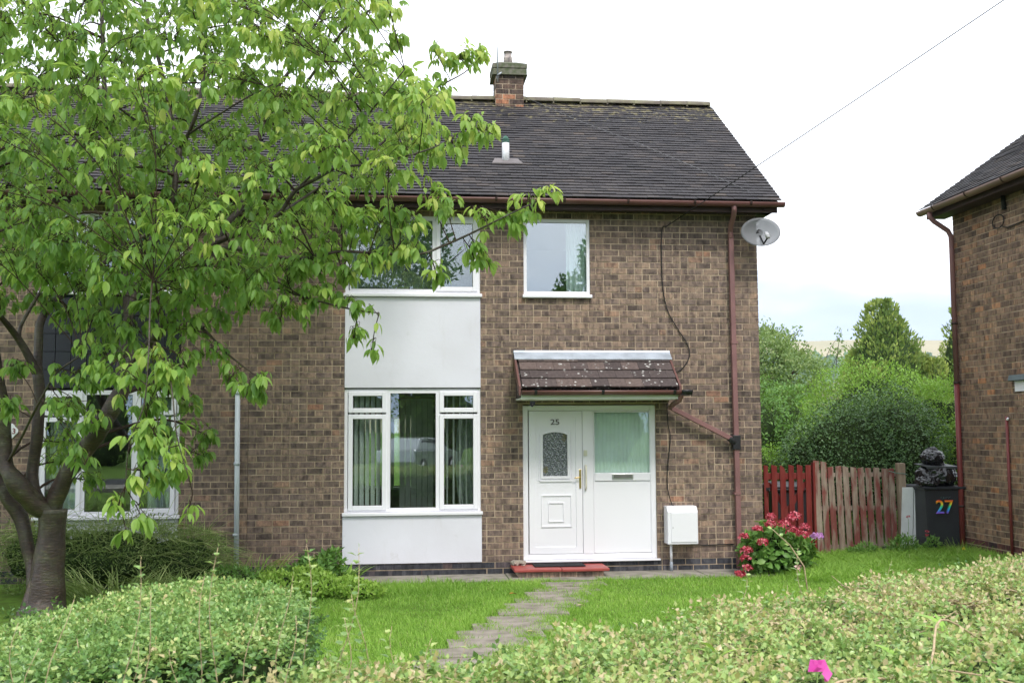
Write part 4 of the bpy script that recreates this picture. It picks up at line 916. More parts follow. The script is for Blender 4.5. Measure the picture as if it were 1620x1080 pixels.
# ================================================================== CHERRY TREE
LIMBS=[[[-3.374,-3.25,0.053,0.2828],[-3.382,-3.2,0.226,0.2232],[-3.36,-3.2,0.498,0.1757],[-3.337,-3.2,0.74,0.1587],[-3.331,-3.2,0.954,0.1587],[-3.33,-3.2,1.137,0.1689]],[[-3.492,-3.1,0.091,0.1572],[-3.524,-3.1,0.366,0.1232],[-3.571,-3.05,0.636,0.1032],[-3.651,-3.05,0.945,0.1103],[-3.816,-3.05,1.256,0.1177],[-4.109,-3.1,1.664,0.1182],[-4.567,-3.2,2.405,0.0979],[-4.857,-3.3,3.506,0.07],[-5.07,-3.2,4.904,0.0426]],[[-3.346,-3.2,1.094,0.1486],[-3.484,-3.3,1.207,0.1479],[-3.598,-3.4,1.425,0.1338],[-3.707,-3.4,1.577,0.1208],[-3.739,-3.4,1.849,0.1075],[-3.752,-3.5,2.27,0.0933],[-3.82,-3.6,2.807,0.0728],[-3.91,-3.8,3.441,0.0522],[-3.849,-3.9,4.438,0.0356],[-3.957,-4.0,5.426,0.0225]],[[-3.415,-3.25,1.142,0.1011],[-3.491,-3.25,1.326,0.0878],[-3.498,-3.25,1.57,0.0844],[-3.456,-3.3,1.908,0.084],[-3.441,-3.3,2.215,0.0806],[-3.471,-3.3,2.449,0.0773]],[[-3.471,-3.3,2.431,0.0672],[-3.556,-3.35,2.644,0.057],[-3.632,-3.4,2.793,0.0502],[-3.696,-3.5,2.907,0.0432],[-3.763,-3.7,3.037,0.0361],[-3.888,-4.0,3.295,0.0257]],[[-3.632,-3.4,2.793,0.0335],[-3.617,-3.3,2.988,0.027],[-3.469,-3.0,3.436,0.0207],[-3.163,-2.8,3.862,0.0139]],[[-3.47,-3.3,2.418,0.0639],[-3.51,-3.2,2.716,0.0645],[-3.535,-3.1,2.945,0.0616],[-3.485,-3.0,3.127,0.0586],[-3.401,-2.9,3.256,0.052],[-3.277,-2.8,3.4,0.0453],[-3.082,-2.6,3.629,0.0388],[-2.803,-2.3,3.953,0.0287],[-2.431,-2.0,4.223,0.0183]],[[-3.335,-3.2,1.131,0.1351],[-3.242,-3.25,1.323,0.1342],[-3.127,-3.3,1.538,0.1333],[-2.976,-3.35,1.764,0.1323],[-2.814,-3.4,1.978,0.1181],[-2.677,-3.4,2.241,0.1047],[-2.576,-3.4,2.518,0.0947],[-2.4,-3.4,2.735,0.0846],[-2.26,-3.45,2.874,0.0808],[-2.157,-3.5,3.025,0.0771],[-2.064,-3.5,3.224,0.0705],[-1.911,-3.6,3.417,0.0697],[-1.804,-3.65,3.621,0.063]],[[-1.804,-3.65,3.621,0.0536],[-1.708,-3.7,3.707,0.047],[-1.468,-3.8,3.784,0.0402],[-1.278,-3.9,3.83,0.0367],[-1.091,-4.0,3.941,0.0332],[-0.942,-4.1,4.134,0.0299],[-0.742,-4.2,4.23,0.0266],[-0.545,-4.3,4.318,0.0234],[-0.356,-4.4,4.315,0.0174],[-0.037,-4.5,4.35,0.0143],[0.367,-4.5,4.483,0.0115],[0.629,-4.5,4.649,0.0086]],[[-1.792,-3.65,3.621,0.0409],[-1.546,-3.9,3.62,0.0337],[-1.215,-4.2,3.509,0.0297],[-0.909,-4.4,3.44,0.0261],[-0.68,-4.6,3.44,0.0227],[-0.474,-4.7,3.466,0.0196],[-0.072,-4.9,3.416,0.0178],[0.201,-5.0,3.403,0.0163],[0.414,-5.0,3.483,0.015],[0.681,-5.1,3.591,0.0135],[0.935,-5.2,3.708,0.0107],[1.209,-5.2,3.844,0.008]],[[-2.677,-3.4,2.241,0.072],[-2.689,-3.2,2.781,0.0666],[-2.625,-3.1,3.301,0.0637],[-2.495,-3.0,3.77,0.0607],[-2.406,-3.0,4.033,0.0572],[-2.284,-3.0,4.265,0.0504],[-2.258,-3.0,4.563,0.0437],[-2.23,-3.0,4.816,0.0403],[-2.339,-2.9,5.141,0.0339],[-2.48,-2.8,5.758,0.0309],[-2.62,-2.8,6.233,0.0241],[-2.684,-2.8,6.851,0.0172]],[[-2.23,-3.0,4.802,0.0336],[-2.125,-3.1,4.917,0.0316],[-2.01,-3.2,5.155,0.0296],[-1.954,-3.2,5.572,0.0263],[-1.917,-3.3,6.265,0.0228],[-1.882,-3.3,6.866,0.013]],[[-2.125,-3.1,4.917,0.0199],[-1.822,-3.3,5.052,0.0163],[-1.485,-3.5,5.196,0.0127],[-1.166,-3.6,5.334,0.0094]],[[-2.228,-3.0,4.696,0.0235],[-2.463,-3.2,4.934,0.0199],[-2.642,-3.5,5.006,0.0162],[-2.868,-3.8,5.19,0.0127],[-3.049,-4.0,5.394,0.0094]],[[-2.576,-3.4,2.518,0.0718],[-2.753,-2.8,3.075,0.0689],[-2.837,-2.6,3.631,0.0666],[-2.924,-2.5,4.101,0.0637],[-2.971,-2.5,4.462,0.0603],[-3.003,-2.5,4.736,0.0532],[-3.078,-2.5,5.148,0.0462],[-3.104,-2.5,5.424,0.0427],[-3.14,-2.5,5.861,0.0356],[-3.176,-2.5,6.538,0.0285],[-3.257,-2.5,7.17,0.0178]],[[-1.882,-3.6,3.461,0.0507],[-1.819,-3.2,3.778,0.0492],[-1.699,-3.1,4.025,0.0462],[-1.582,-3.0,4.211,0.0432],[-1.498,-3.0,4.598,0.0399],[-1.4,-3.0,5.002,0.0365],[-1.313,-3.0,5.32,0.0298],[-1.23,-3.0,5.471,0.0265],[-1.037,-3.0,5.768,0.0232],[-0.889,-3.0,6.08,0.0198],[-0.714,-3.0,6.429,0.0165],[-0.551,-3.0,6.85,0.0132]],[[-1.4,-3.0,5.002,0.0266],[-1.141,-3.2,5.131,0.0228],[-0.803,-3.5,5.507,0.0221],[-0.544,-3.7,5.82,0.0186],[-0.373,-3.8,5.93,0.0153],[-0.149,-3.9,6.091,0.0137],[0.139,-4.0,6.442,0.009]],[[-1.091,-4.0,3.941,0.0212],[-0.8,-3.4,4.303,0.0191],[-0.438,-3.0,4.653,0.0198],[-0.176,-3.0,4.874,0.0198],[0.088,-3.0,5.132,0.0165],[0.268,-3.0,5.314,0.0148],[0.355,-3.0,5.467,0.0132],[0.725,-3.0,5.684,0.0099],[0.929,-3.0,5.898,0.0066]],[[-0.942,-4.1,4.134,0.0179],[-0.501,-4.4,4.502,0.0145],[-0.153,-4.6,4.866,0.0113],[0.074,-4.7,5.133,0.0084]],[[-1.804,-3.65,3.609,0.0284],[-1.467,-3.9,3.451,0.0214],[-1.079,-4.2,3.204,0.0178],[-0.711,-4.5,3.054,0.0143],[-0.366,-4.7,2.949,0.0112],[-0.142,-4.8,2.912,0.0069]],[[-2.157,-3.5,3.025,0.0289],[-1.791,-4.0,2.839,0.0214],[-1.497,-4.4,2.576,0.0146],[-1.235,-4.7,2.39,0.0113],[-1.087,-4.8,2.303,0.007]],[[-2.27,-3.4,2.879,0.0227],[-2.156,-4.2,3.108,0.0151],[-2.026,-5.0,3.174,0.0125],[-1.939,-5.5,2.903,0.0105],[-1.901,-5.7,2.487,0.0088],[-1.927,-5.7,2.096,0.0077],[-2.029,-5.7,1.805,0.0067],[-2.055,-5.7,1.468,0.0057]],[[-2.535,-3.4,2.58,0.0196],[-2.188,-4.4,2.688,0.0148],[-1.854,-5.3,2.514,0.0107],[-1.7,-5.8,2.19,0.0086],[-1.637,-5.9,1.853,0.007],[-1.538,-5.9,1.52,0.0055]],[[-3.707,-3.4,1.577,0.0268],[-3.472,-3.7,1.849,0.0195],[-3.213,-4.1,2.135,0.0156],[-2.967,-4.4,2.406,0.0121],[-2.701,-4.6,2.56,0.0088]]]
CLUMPS=[[-2.472,-5.027,5.577,0.215],[-1.125,-4.88,5.942,0.227],[-1.51,-5.441,4.794,0.229],[-3.275,-5.67,4.262,0.233],[-3.268,-5.672,5.463,0.195],[-3.232,-5.164,5.27,0.255],[-2.57,-4.71,3.566,0.259],[-3.092,-4.8,4.276,0.204],[-0.973,-4.999,4.758,0.195],[-2.404,-5.315,4.148,0.24],[-0.774,-4.933,5.233,0.257],[-1.959,-5.419,3.623,0.218],[-3.347,-5.624,3.814,0.191],[-0.6,-5.175,4.261,0.227],[-2.598,-5.17,4.699,0.203],[-1.586,-5.398,4.049,0.191],[-2.052,-5.549,4.645,0.226],[-0.323,-5.566,5.408,0.216],[-1.543,-5.489,5.439,0.241],[-3.137,-4.782,3.684,0.264],[-1.507,-5.418,3.566,0.248],[0.199,-5.63,4.537,0.225],[-1.074,-5.008,3.585,0.26],[-2.932,-5.562,4.521,0.185],[-3.564,-5.352,4.865,0.194],[-2.818,-4.911,6.044,0.261],[-0.386,-4.89,4.792,0.219],[-0.064,-5.155,4.108,0.191],[-1.68,-5.624,5.808,0.206],[-1.942,-5.042,5.218,0.256],[-2.758,-5.06,5.194,0.26],[-0.145,-5.573,5.84,0.222],[-0.669,-4.803,6.107,0.231],[-1.141,-5.062,4.081,0.231],[-1.185,-5.342,5.19,0.217],[-3.378,-5.481,3.401,0.185],[-2.114,-5.609,5.779,0.193],[-0.57,-4.944,3.842,0.199],[-0.367,-4.099,5.819,0.255],[-0.262,-4.586,5.061,0.257],[-2.882,-3.789,4.73,0.294],[-3.062,-4.409,5.443,0.243],[-0.841,-4.077,3.792,0.24],[-1.429,-4.558,4.338,0.214],[0.048,-4.224,4.54,0.296],[-2.245,-3.734,6.548,0.295],[-4.144,-3.922,4.962,0.259],[-3.594,-4.214,5.467,0.225],[-3.697,-3.848,4.484,0.295],[-2.229,-4.091,4.516,0.286],[-1.364,-4.341,5.761,0.268],[-1.561,-4.122,3.285,0.292],[-1.766,-4.205,3.888,0.228],[-0.774,-4.581,4.37,0.222],[-1.414,-4.19,5.143,0.223],[-2.485,-4.398,4.149,0.223],[-2.539,-3.753,5.585,0.26],[-3.469,-4.569,6.01,0.285],[-1.747,-4.242,5.429,0.285],[-2.529,-4.212,6.047,0.277],[-3.597,-4.291,3.454,0.239],[-2.194,-3.973,5.012,0.274],[-3.95,-4.409,4.375,0.281],[-3.145,-3.727,3.507,0.308],[-2.587,-4.233,3.681,0.22],[-1.85,-4.252,5.886,0.233],[-0.762,-3.77,6.428,0.237],[-3.165,-4.49,3.83,0.288],[-3.881,-4.228,3.999,0.23],[-3.248,-4.396,4.985,0.273],[-0.183,-3.958,6.403,0.278],[-2.009,-4.247,3.251,0.235],[-0.989,-4.537,5.347,0.284],[-2.765,-4.222,5.106,0.254],[-1.318,-3.708,4.007,0.238],[-1.694,-4.096,6.448,0.243],[-3.861,-4.7,6.079,0.278],[-1.052,-4.13,4.891,0.282],[-0.338,-3.961,4.242,0.302],[-1.146,-4.666,6.272,0.222],[-3.991,-4.323,5.661,0.284],[-3.035,-4.478,5.994,0.257],[-3.954,-4.171,3.177,0.269],[-0.979,-4.425,3.28,0.287],[-2.979,-4.489,4.219,0.285],[0.159,-4.46,4.942,0.278],[-0.386,-3.969,4.769,0.3],[-3.396,-3.42,3.843,0.301],[-2.391,-3.045,6.157,0.256],[-3.606,-2.726,4.951,0.268],[-2.938,-2.712,6.271,0.299],[-0.997,-3.399,6.247,0.278],[-3.916,-3.015,3.649,0.333],[-4.332,-2.764,6.161,0.302],[-2.752,-3.245,4.517,0.325],[-0.431,-3.27,6.657,0.289],[-2.892,-2.909,6.853,0.273],[-0.743,-2.626,5.379,0.286],[-1.771,-3.022,4.852,0.328],[-4.544,-2.751,3.56,0.305],[-3.784,-3.421,5.054,0.281],[-3.17,-3.476,5.355,0.243],[-0.817,-3.336,4.248,0.292],[-0.607,-3.329,4.664,0.259],[-1.222,-2.543,3.778,0.276],[-1.571,-2.931,5.593,0.264],[-2.461,-2.57,3.732,0.316],[-0.977,-2.711,5.956,0.308],[-1.964,-2.781,4.438,0.312],[0.038,-3.47,4.884,0.25],[-3.595,-2.718,6.113,0.271],[-4.325,-3.467,4.839,0.275],[-0.308,-3.256,5.546,0.329],[-2.421,-2.844,4.297,0.289],[-4.348,-2.806,4.567,0.33],[-4.714,-2.563,6.973,0.306],[-1.873,-3.381,6.224,0.307],[-0.559,-3.319,6.118,0.326],[-1.694,-2.672,3.541,0.294],[-2.762,-3.119,5.658,0.281],[-3.713,-3.295,6.437,0.284],[-4.149,-3.385,5.41,0.279],[-2.879,-3.432,3.819,0.25],[-2.359,-2.778,5.299,0.299],[-3.08,-2.585,5.118,0.264],[-1.329,-3.445,6.539,0.301],[-1.63,-2.663,4.084,0.31],[-2.03,-2.927,5.884,0.292],[-4.233,-3.465,3.985,0.259],[-2.056,-2.734,7.051,0.279],[-3.179,-2.969,3.453,0.33],[-1.193,-3.401,4.458,0.306],[-3.204,-3.291,6.339,0.308],[-3.976,-2.556,4.489,0.298],[-3.356,-2.952,4.443,0.294],[-0.913,-2.557,7.129,0.339],[-1.46,-3.293,6.013,0.264],[-3.435,-2.692,7.074,0.262],[-2.357,-3.292,6.563,0.316],[-1.326,-3.294,5.03,0.278],[-0.171,-3.0,4.538,0.266],[-3.773,-3.274,5.552,0.267],[-2.437,-2.816,4.806,0.302],[-2.3,-2.108,5.794,0.282],[-2.913,-2.275,7.263,0.279],[-4.124,-1.701,5.831,0.299],[-1.283,-1.778,7.428,0.328],[-4.298,-1.93,3.663,0.336],[-2.335,-2.071,6.664,0.304],[-1.664,-2.101,4.217,0.303],[-1.786,-2.282,5.615,0.331],[-2.949,-1.602,6.594,0.31],[-3.721,-1.722,4.759,0.333],[-4.243,-1.608,6.753,0.344],[-3.131,-1.307,6.006,0.384],[-4.505,-2.232,6.104,0.354],[-1.459,-1.963,3.758,0.289],[0.313,-1.479,5.349,0.307],[-4.784,-2.061,7.018,0.364],[-3.695,-2.261,4.142,0.305],[-3.558,-1.99,5.415,0.321],[-1.855,-1.85,6.898,0.282],[-2.538,-2.232,5.247,0.35],[-2.549,-1.312,3.979,0.308],[-1.884,-1.314,4.857,0.333],[-3.27,-1.318,4.973,0.39],[-0.339,-1.721,6.211,0.288],[-4.916,-1.778,4.737,0.333],[-3.335,-1.367,4.004,0.335],[-1.182,-1.805,4.39,0.37],[-0.586,-2.129,6.507,0.311],[-0.295,-2.142,5.157,0.36],[-1.458,-1.349,6.365,0.326],[-2.224,-2.078,4.432,0.327],[-0.814,-1.329,4.987,0.324],[-4.24,-1.548,4.909,0.314],[-2.958,-1.869,4.327,0.332],[-0.891,-1.883,5.675,0.341],[-0.09,-1.377,5.839,0.369],[-3.823,-1.356,6.334,0.305],[-4.411,-1.918,4.141,0.309],[-3.746,-2.13,3.548,0.31],[-3.424,-2.103,7.158,0.285],[-2.009,-2.061,7.276,0.279],[-3.438,-2.123,6.532,0.364],[-2.081,-2.26,5.15,0.297],[-2.048,-1.37,3.657,0.325],[-4.351,-2.217,5.461,0.283],[-1.287,-1.312,5.348,0.331],[-4.065,-1.567,7.453,0.347],[-1.156,-1.826,6.735,0.363],[-4.798,-2.224,3.776,0.283],[-0.651,-1.369,7.374,0.368],[-4.901,-2.163,5.732,0.291],[-0.178,-2.207,6.815,0.28],[-4.907,-1.502,5.27,0.356],[-0.259,-1.304,7.781,0.36],[-3.165,-1.749,5.381,0.373],[-1.836,-2.284,6.12,0.275],[-2.473,-2.223,7.058,0.333],[-2.937,-1.422,3.647,0.326],[-4.965,-1.991,6.537,0.333],[-0.964,-2.021,3.807,0.334],[-2.577,-1.957,4.814,0.355],[-4.43,-1.774,7.141,0.331],[-0.898,-1.967,6.17,0.364],[-2.906,-4.4,2.128,0.116],[-2.707,-4.5,1.686,0.103],[-2.108,-4.8,1.741,0.122],[-1.952,-4.9,1.478,0.088],[-2.635,-4.4,2.015,0.116],[-3.595,-2.2,1.571,0.106],[-1.969,-4.6,1.901,0.113],[-2.254,-4.6,2.782,0.193],[-2.112,-4.4,3.028,0.197],[-1.926,-4.2,2.82,0.153],[-2.389,-4.4,3.14,0.197],[-2.656,-4.4,2.911,0.15],[-1.801,-4.6,3.063,0.17],[-1.531,-4.6,3.177,0.17],[-1.915,-4.9,2.273,0.132],[-2.046,-5.0,2.112,0.12],[-2.515,-4.6,2.561,0.136],[-2.75,-4.4,2.35,0.104],[-1.609,-4.8,3.315,0.166],[-1.232,-4.8,3.209,0.155],[-1.856,-4.9,3.298,0.187],[-2.098,-5.0,3.388,0.185],[-2.455,-5.0,3.277,0.185],[-2.818,-5.0,3.486,0.185],[-1.808,-4.8,2.494,0.122],[-0.078,-3.5,6.121,0.113],[-0.013,-3.3,5.932,0.09],[0.692,-3.0,5.821,0.171],[0.422,-3.0,5.882,0.171],[0.875,-3.0,5.896,0.105],[0.834,-4.5,4.654,0.114],[0.67,-4.5,4.709,0.126],[0.512,-4.5,4.51,0.126],[0.315,-4.3,4.485,0.128],[0.155,-3.0,5.325,0.211],[0.489,-3.0,5.505,0.105],[-0.104,-3.8,5.173,0.184],[1.126,-5.2,3.842,0.128],[1.308,-5.2,3.934,0.074],[0.945,-5.1,3.711,0.118],[0.753,-5.1,3.708,0.129],[0.65,-5.0,3.447,0.109],[0.798,-5.0,3.338,0.071],[0.43,-5.0,3.834,0.13],[0.324,-4.9,3.965,0.088],[0.076,-4.9,3.736,0.165],[-0.145,-4.8,3.696,0.178],[0.348,-5.0,3.24,0.071],[-0.006,-4.9,3.456,0.132],[-0.227,-4.8,3.358,0.133],[0.157,-5.0,3.442,0.109],[-0.314,-4.7,3.741,0.157],[-0.541,-4.6,3.585,0.159],[-0.483,-4.6,3.3,0.113],[-0.159,-4.8,2.9,0.083],[-0.207,-4.8,2.589,0.061],[-0.364,-4.7,2.725,0.067],[-0.421,-4.7,3.005,0.09],[-0.831,-4.4,3.065,0.15],[-1.048,-4.2,2.97,0.153],[-1.333,-4.0,3.138,0.18],[-0.6,-4.5,3.141,0.114],[-0.714,-4.5,3.398,0.172],[-0.956,-4.3,3.338,0.152],[-1.664,-4.4,2.604,0.116],[-1.411,-4.6,2.395,0.125],[-1.114,-4.8,2.314,0.094],[-1.849,-4.0,2.838,0.132],[-1.247,-4.8,2.249,0.089],[-1.678,-4.0,2.958,0.132],[-1.899,-5.6,2.469,0.142],[-2.134,-5.4,2.305,0.125],[-1.752,-5.6,2.345,0.112],[-2.334,-5.2,2.417,0.096],[-1.983,-5.7,1.853,0.101],[-1.866,-5.7,1.901,0.091],[-1.652,-5.8,1.636,0.075],[-1.931,-5.7,1.587,0.101],[-2.023,-5.7,1.492,0.075],[-2.09,-5.7,1.373,0.055],[-1.923,-5.7,1.227,0.055],[-2.038,-5.7,1.109,0.055],[-1.562,-5.8,1.287,0.065],[-1.725,-5.8,1.757,0.08],[-2.878,-4.6,3.305,0.193],[-3.089,-4.6,3.275,0.17],[-3.315,-4.4,3.358,0.162],[-2.88,-4.0,3.186,0.144],[-3.521,-4.0,2.138,0.12],[-3.476,-4.0,2.484,0.108],[-3.586,-3.0,3.242,0.145],[-3.389,-2.6,3.092,0.136],[-3.184,-2.4,2.978,0.166],[-3.074,-2.6,3.294,0.177],[-2.871,-2.6,2.828,0.123],[-2.235,-2.6,3.367,0.164],[-2.222,-2.2,2.173,0.113],[-2.015,-2.2,1.83,0.099],[-2.079,-2.2,1.626,0.085],[-3.421,-2.4,2.106,0.125],[-2.967,-4.4,2.406,0.092],[-2.701,-4.6,2.56,0.091],[-3.622,-1.9,1.769,0.145],[-3.277,-1.9,1.352,0.145],[-2.556,-2.2,2.174,0.113],[-3.743,-3.6,3.109,0.162]]

def cherry():
    root = thing('cherry_tree', (-3.44, -3.2, 0), 'tall leafy cherry tree with a forked trunk in front of the left house', 'tree')
    mb = MB(); mb.smooth = True
    nodes = []      # limb sample points for attaching branches
    for li, l in enumerate(LIMBS):
        P = smooth_path(l, 5); n = 16 if l[0][3] > .12 else (10 if l[0][3] > .05 else 7)
        if li == 0: P = [np.array([P[0][0], P[0][1], -.15, P[0][3]*1.15])]+P
        pts = []; rad = []
        for i, p in enumerate(P):
            r_ = max(.004, p[3]*(.88 if li == 0 else .68)); q = Vector(p[:3])
            wv = noise.noise_vector(q*2.2)*min(.03, r_*.35) if i > 1 and r_ < .12 else Vector((0, 0, 0))
            pts.append(q+wv); rad.append(r_*(1+.10*noise.noise(q*4)))
            if r_ < .10: nodes.append((q+wv, r_))
        v0 = len(mb.v); mb.tube(pts, rad, n)
        for i in range(v0, len(mb.v)):       # fluted, knobbly bark shape
            v = Vector(mb.v[i]); a = noise.noise(Vector((v.x*7, v.y*7, v.z*1.6)))
            if l[0][3] > .12: mb.v[i] = tuple(v+Vector((a, a*.5, 0))*.035)
    for a in range(7):    # root flare
        an = a*.9+.3; c = Vector((-3.40, -3.2, 0)); d = Vector((math.cos(an), math.sin(an), 0))
        mb.tube([c+d*.08+Vector((0, 0, .45)), c+d*.15+Vector((0, 0, .2)), c+d*.26+Vector((0, 0, .03)), c+d*.4+Vector((0, 0, -.08))], [.05, .06, .055, .03], 10)
    # cut knot
    k = Vector((-2.78, -3.50, 1.98)); 
    mb.tube([k, k+Vector((-.02, -.16, .02)), k+Vector((-.02, -.20, .02))], [.09, .07, .045], 12)
    mb.build('trunk', M_bark, root)
    # branches into the leaf clumps
    bm_ = MB(); bm_.smooth = True; rr = random.Random(99)
    NP = np.array([tuple(q) for q, _ in nodes]); tips = []
    for (cx_, cy_, cz_, cr) in CLUMPS:
        c = Vector((cx_, cy_, cz_)); dist = np.linalg.norm(NP-np.array([cx_, cy_, cz_+.12*0]), axis=1)+np.maximum(0, NP[:, 2]-cz_)*.3
        # prefer thicker limb nodes a little way off
        j = int(np.argmin(dist+rr.uniform(0, .15))); a = Vector(NP[j]); r0 = min(nodes[j][1]*.55, .018)
        L = (c-a).length
        mid = a.lerp(c, .5)+Vector((rr.uniform(-.1, .1), rr.uniform(-.1, .1), .12*L))*min(1, L)
        end = c+(c-a).normalized()*cr*.5 if L > .05 else c+Vector((0, 0, cr*.5))
        path = smooth_path([tuple(a)+(max(.005, r0),), tuple(mid)+(max(.0045, r0*.7),), tuple(c)+(.004,), tuple(end+Vector((0, 0, -.05)))+(.0022,)], 4)
        bm_.tube([p[:3] for p in path], [p[3] for p in path], 6, cap=False)
        ntw = max(3, int(8+cr*36))
        for t in range(ntw):
            s0 = path[rr.randint(len(path)//3, len(path)-1)][:3]; s0 = Vector(s0)
            d = Vector((rr.gauss(.1, 1), rr.gauss(0, 1), rr.gauss(.1, .75))).normalized()
            e = c+d*cr*rr.uniform(.45, 1.25)
            if (e-s0).length < .08: continue
            if e.y > -.28: e.y = -.28
            m2 = s0.lerp(e, .5)+Vector((rr.uniform(-.04, .04), rr.uniform(-.04, .04), .05+.10*(e-s0).length))
            tp = smooth_path([tuple(s0)+(.0035,), tuple(m2)+(.0026,), tuple(e)+(.0014,)], 3)
            bm_.tube([p[:3] for p in tp], [p[3] for p in tp], 4, cap=False)
            tips.append((tp, c, cr))
    bm_.build('branches', M_twig, root)
    P = []; D = []; U = []; S = []; T = []
    for tp, c, cr in tips:
        L = sum((Vector(tp[i+1][:3])-Vector(tp[i][:3])).length for i in range(len(tp)-1))
        e = Vector(tp[-1][:3]); ax = (e-Vector(tp[-3][:3])).normalized(); base_t = rr.gauss(.43, .17)
        nc = rr.randint(3, 6)       # terminal rosette
        for k in range(nc):
            a = 2*math.pi*(k+rr.random()*.5)/nc; h = Vector((math.cos(a), math.sin(a), 0))
            d = h*rr.uniform(.4, 1.1)+ax*.7+Vector((rr.gauss(0, .2), rr.gauss(0, .2), -rr.uniform(.0, 1.1)))
            P.append(e+h*.012); D.append(d); U.append(Vector((0, 0, 1))+h*.4+Vector((rr.gauss(0, .25), rr.gauss(0, .25), 0))); S.append(rr.uniform(.065, .145)); T.append(base_t+rr.gauss(0, .10))
        n2 = int(L/.075)
        for k in range(n2):
            q = tp[min(len(tp)-1, 1+int((len(tp)-1)*(k+.5)/max(1, n2)))]; a = rr.uniform(0, 6.28); h = Vector((math.cos(a), math.sin(a), 0))
            d = h*.9+ax*.4+Vector((0, 0, -rr.uniform(.1, .9)))
            P.append(Vector(q[:3])+Vector((rr.gauss(0, .015), rr.gauss(0, .015), rr.gauss(0, .015)))); D.append(d); U.append(Vector((0, 0, 1))+h*.3); S.append(rr.uniform(.05, .112)); T.append(base_t+rr.gauss(-.08, .12))
    P = np.array([tuple(p) for p in P]); D = np.array([tuple(p) for p in D]); U = np.array([tuple(p) for p in U]); S = np.array(S); T = np.array(T)
    # paints light into leaf tone: paler rightward, higher up, on near hanging sprays
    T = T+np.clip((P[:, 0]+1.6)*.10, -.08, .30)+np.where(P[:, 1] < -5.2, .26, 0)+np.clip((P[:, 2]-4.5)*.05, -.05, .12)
    T = np.where(rng.random(len(T)) < .004, 1.0, T)
    print('cherry leaves', len(P))
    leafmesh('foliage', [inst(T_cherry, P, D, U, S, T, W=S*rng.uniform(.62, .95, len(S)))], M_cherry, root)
cherry()

# ================================================================== hedges and shrubs
def in_poly(P, poly):
    x, y = P[:, 0], P[:, 1]; c = np.zeros(len(P), bool); n = len(poly)
    for i in range(n):
        (x1, y1), (x2, y2) = poly[i], poly[i-1]
        with np.errstate(divide='ignore', invalid='ignore'):
            c ^= ((y1 > y) != (y2 > y)) & (x < (x2-x1)*(y-y1)/((y2-y1) if y2 != y1 else 1e-9)+x1)
    return c
def edge_dist(P, poly):
    d = np.full(len(P), 1e9); n = len(poly)
    for i in range(n):
        a = np.array(poly[i-1]); b = np.array(poly[i]); ab = b-a; t = np.clip(((P[:, :2]-a) @ ab)/(ab @ ab), 0, 1)
        d = np.minimum(d, np.linalg.norm(P[:, :2]-(a+t[:, None]*ab), axis=1))
    return d
def shoots(P, AX, tone, per=7, ln=.07, size=.026, up=.25):
    """opposite leaf pairs along short shoots"""
    n = len(P); out_ = []; side = norm(np.cross(AX, rdir(n))); s2 = norm(np.cross(AX, side))
    for k in range(per):
        t = (k//2)/max(1, (per//2)); sd = (side if (k//2) % 2 else s2)*(1 if k % 2 else -1)
        if k == per-1: sd = sd*.2
        d = norm(sd+AX*(.35+.5*t)+rng.normal(size=(n, 3))*.22)
        p = P+AX*(ln*t)+rng.normal(size=(n, 3))*.004; s = size*rng.uniform(.7, 1.15, n)*(1-.25*t)
        out_.append(inst(T_oval, p, d, AX+rng.normal(size=(n, 3))*.25, s, tone+rng.normal(size=n)*.10+.10*t, W=s*1.25))
    return out_
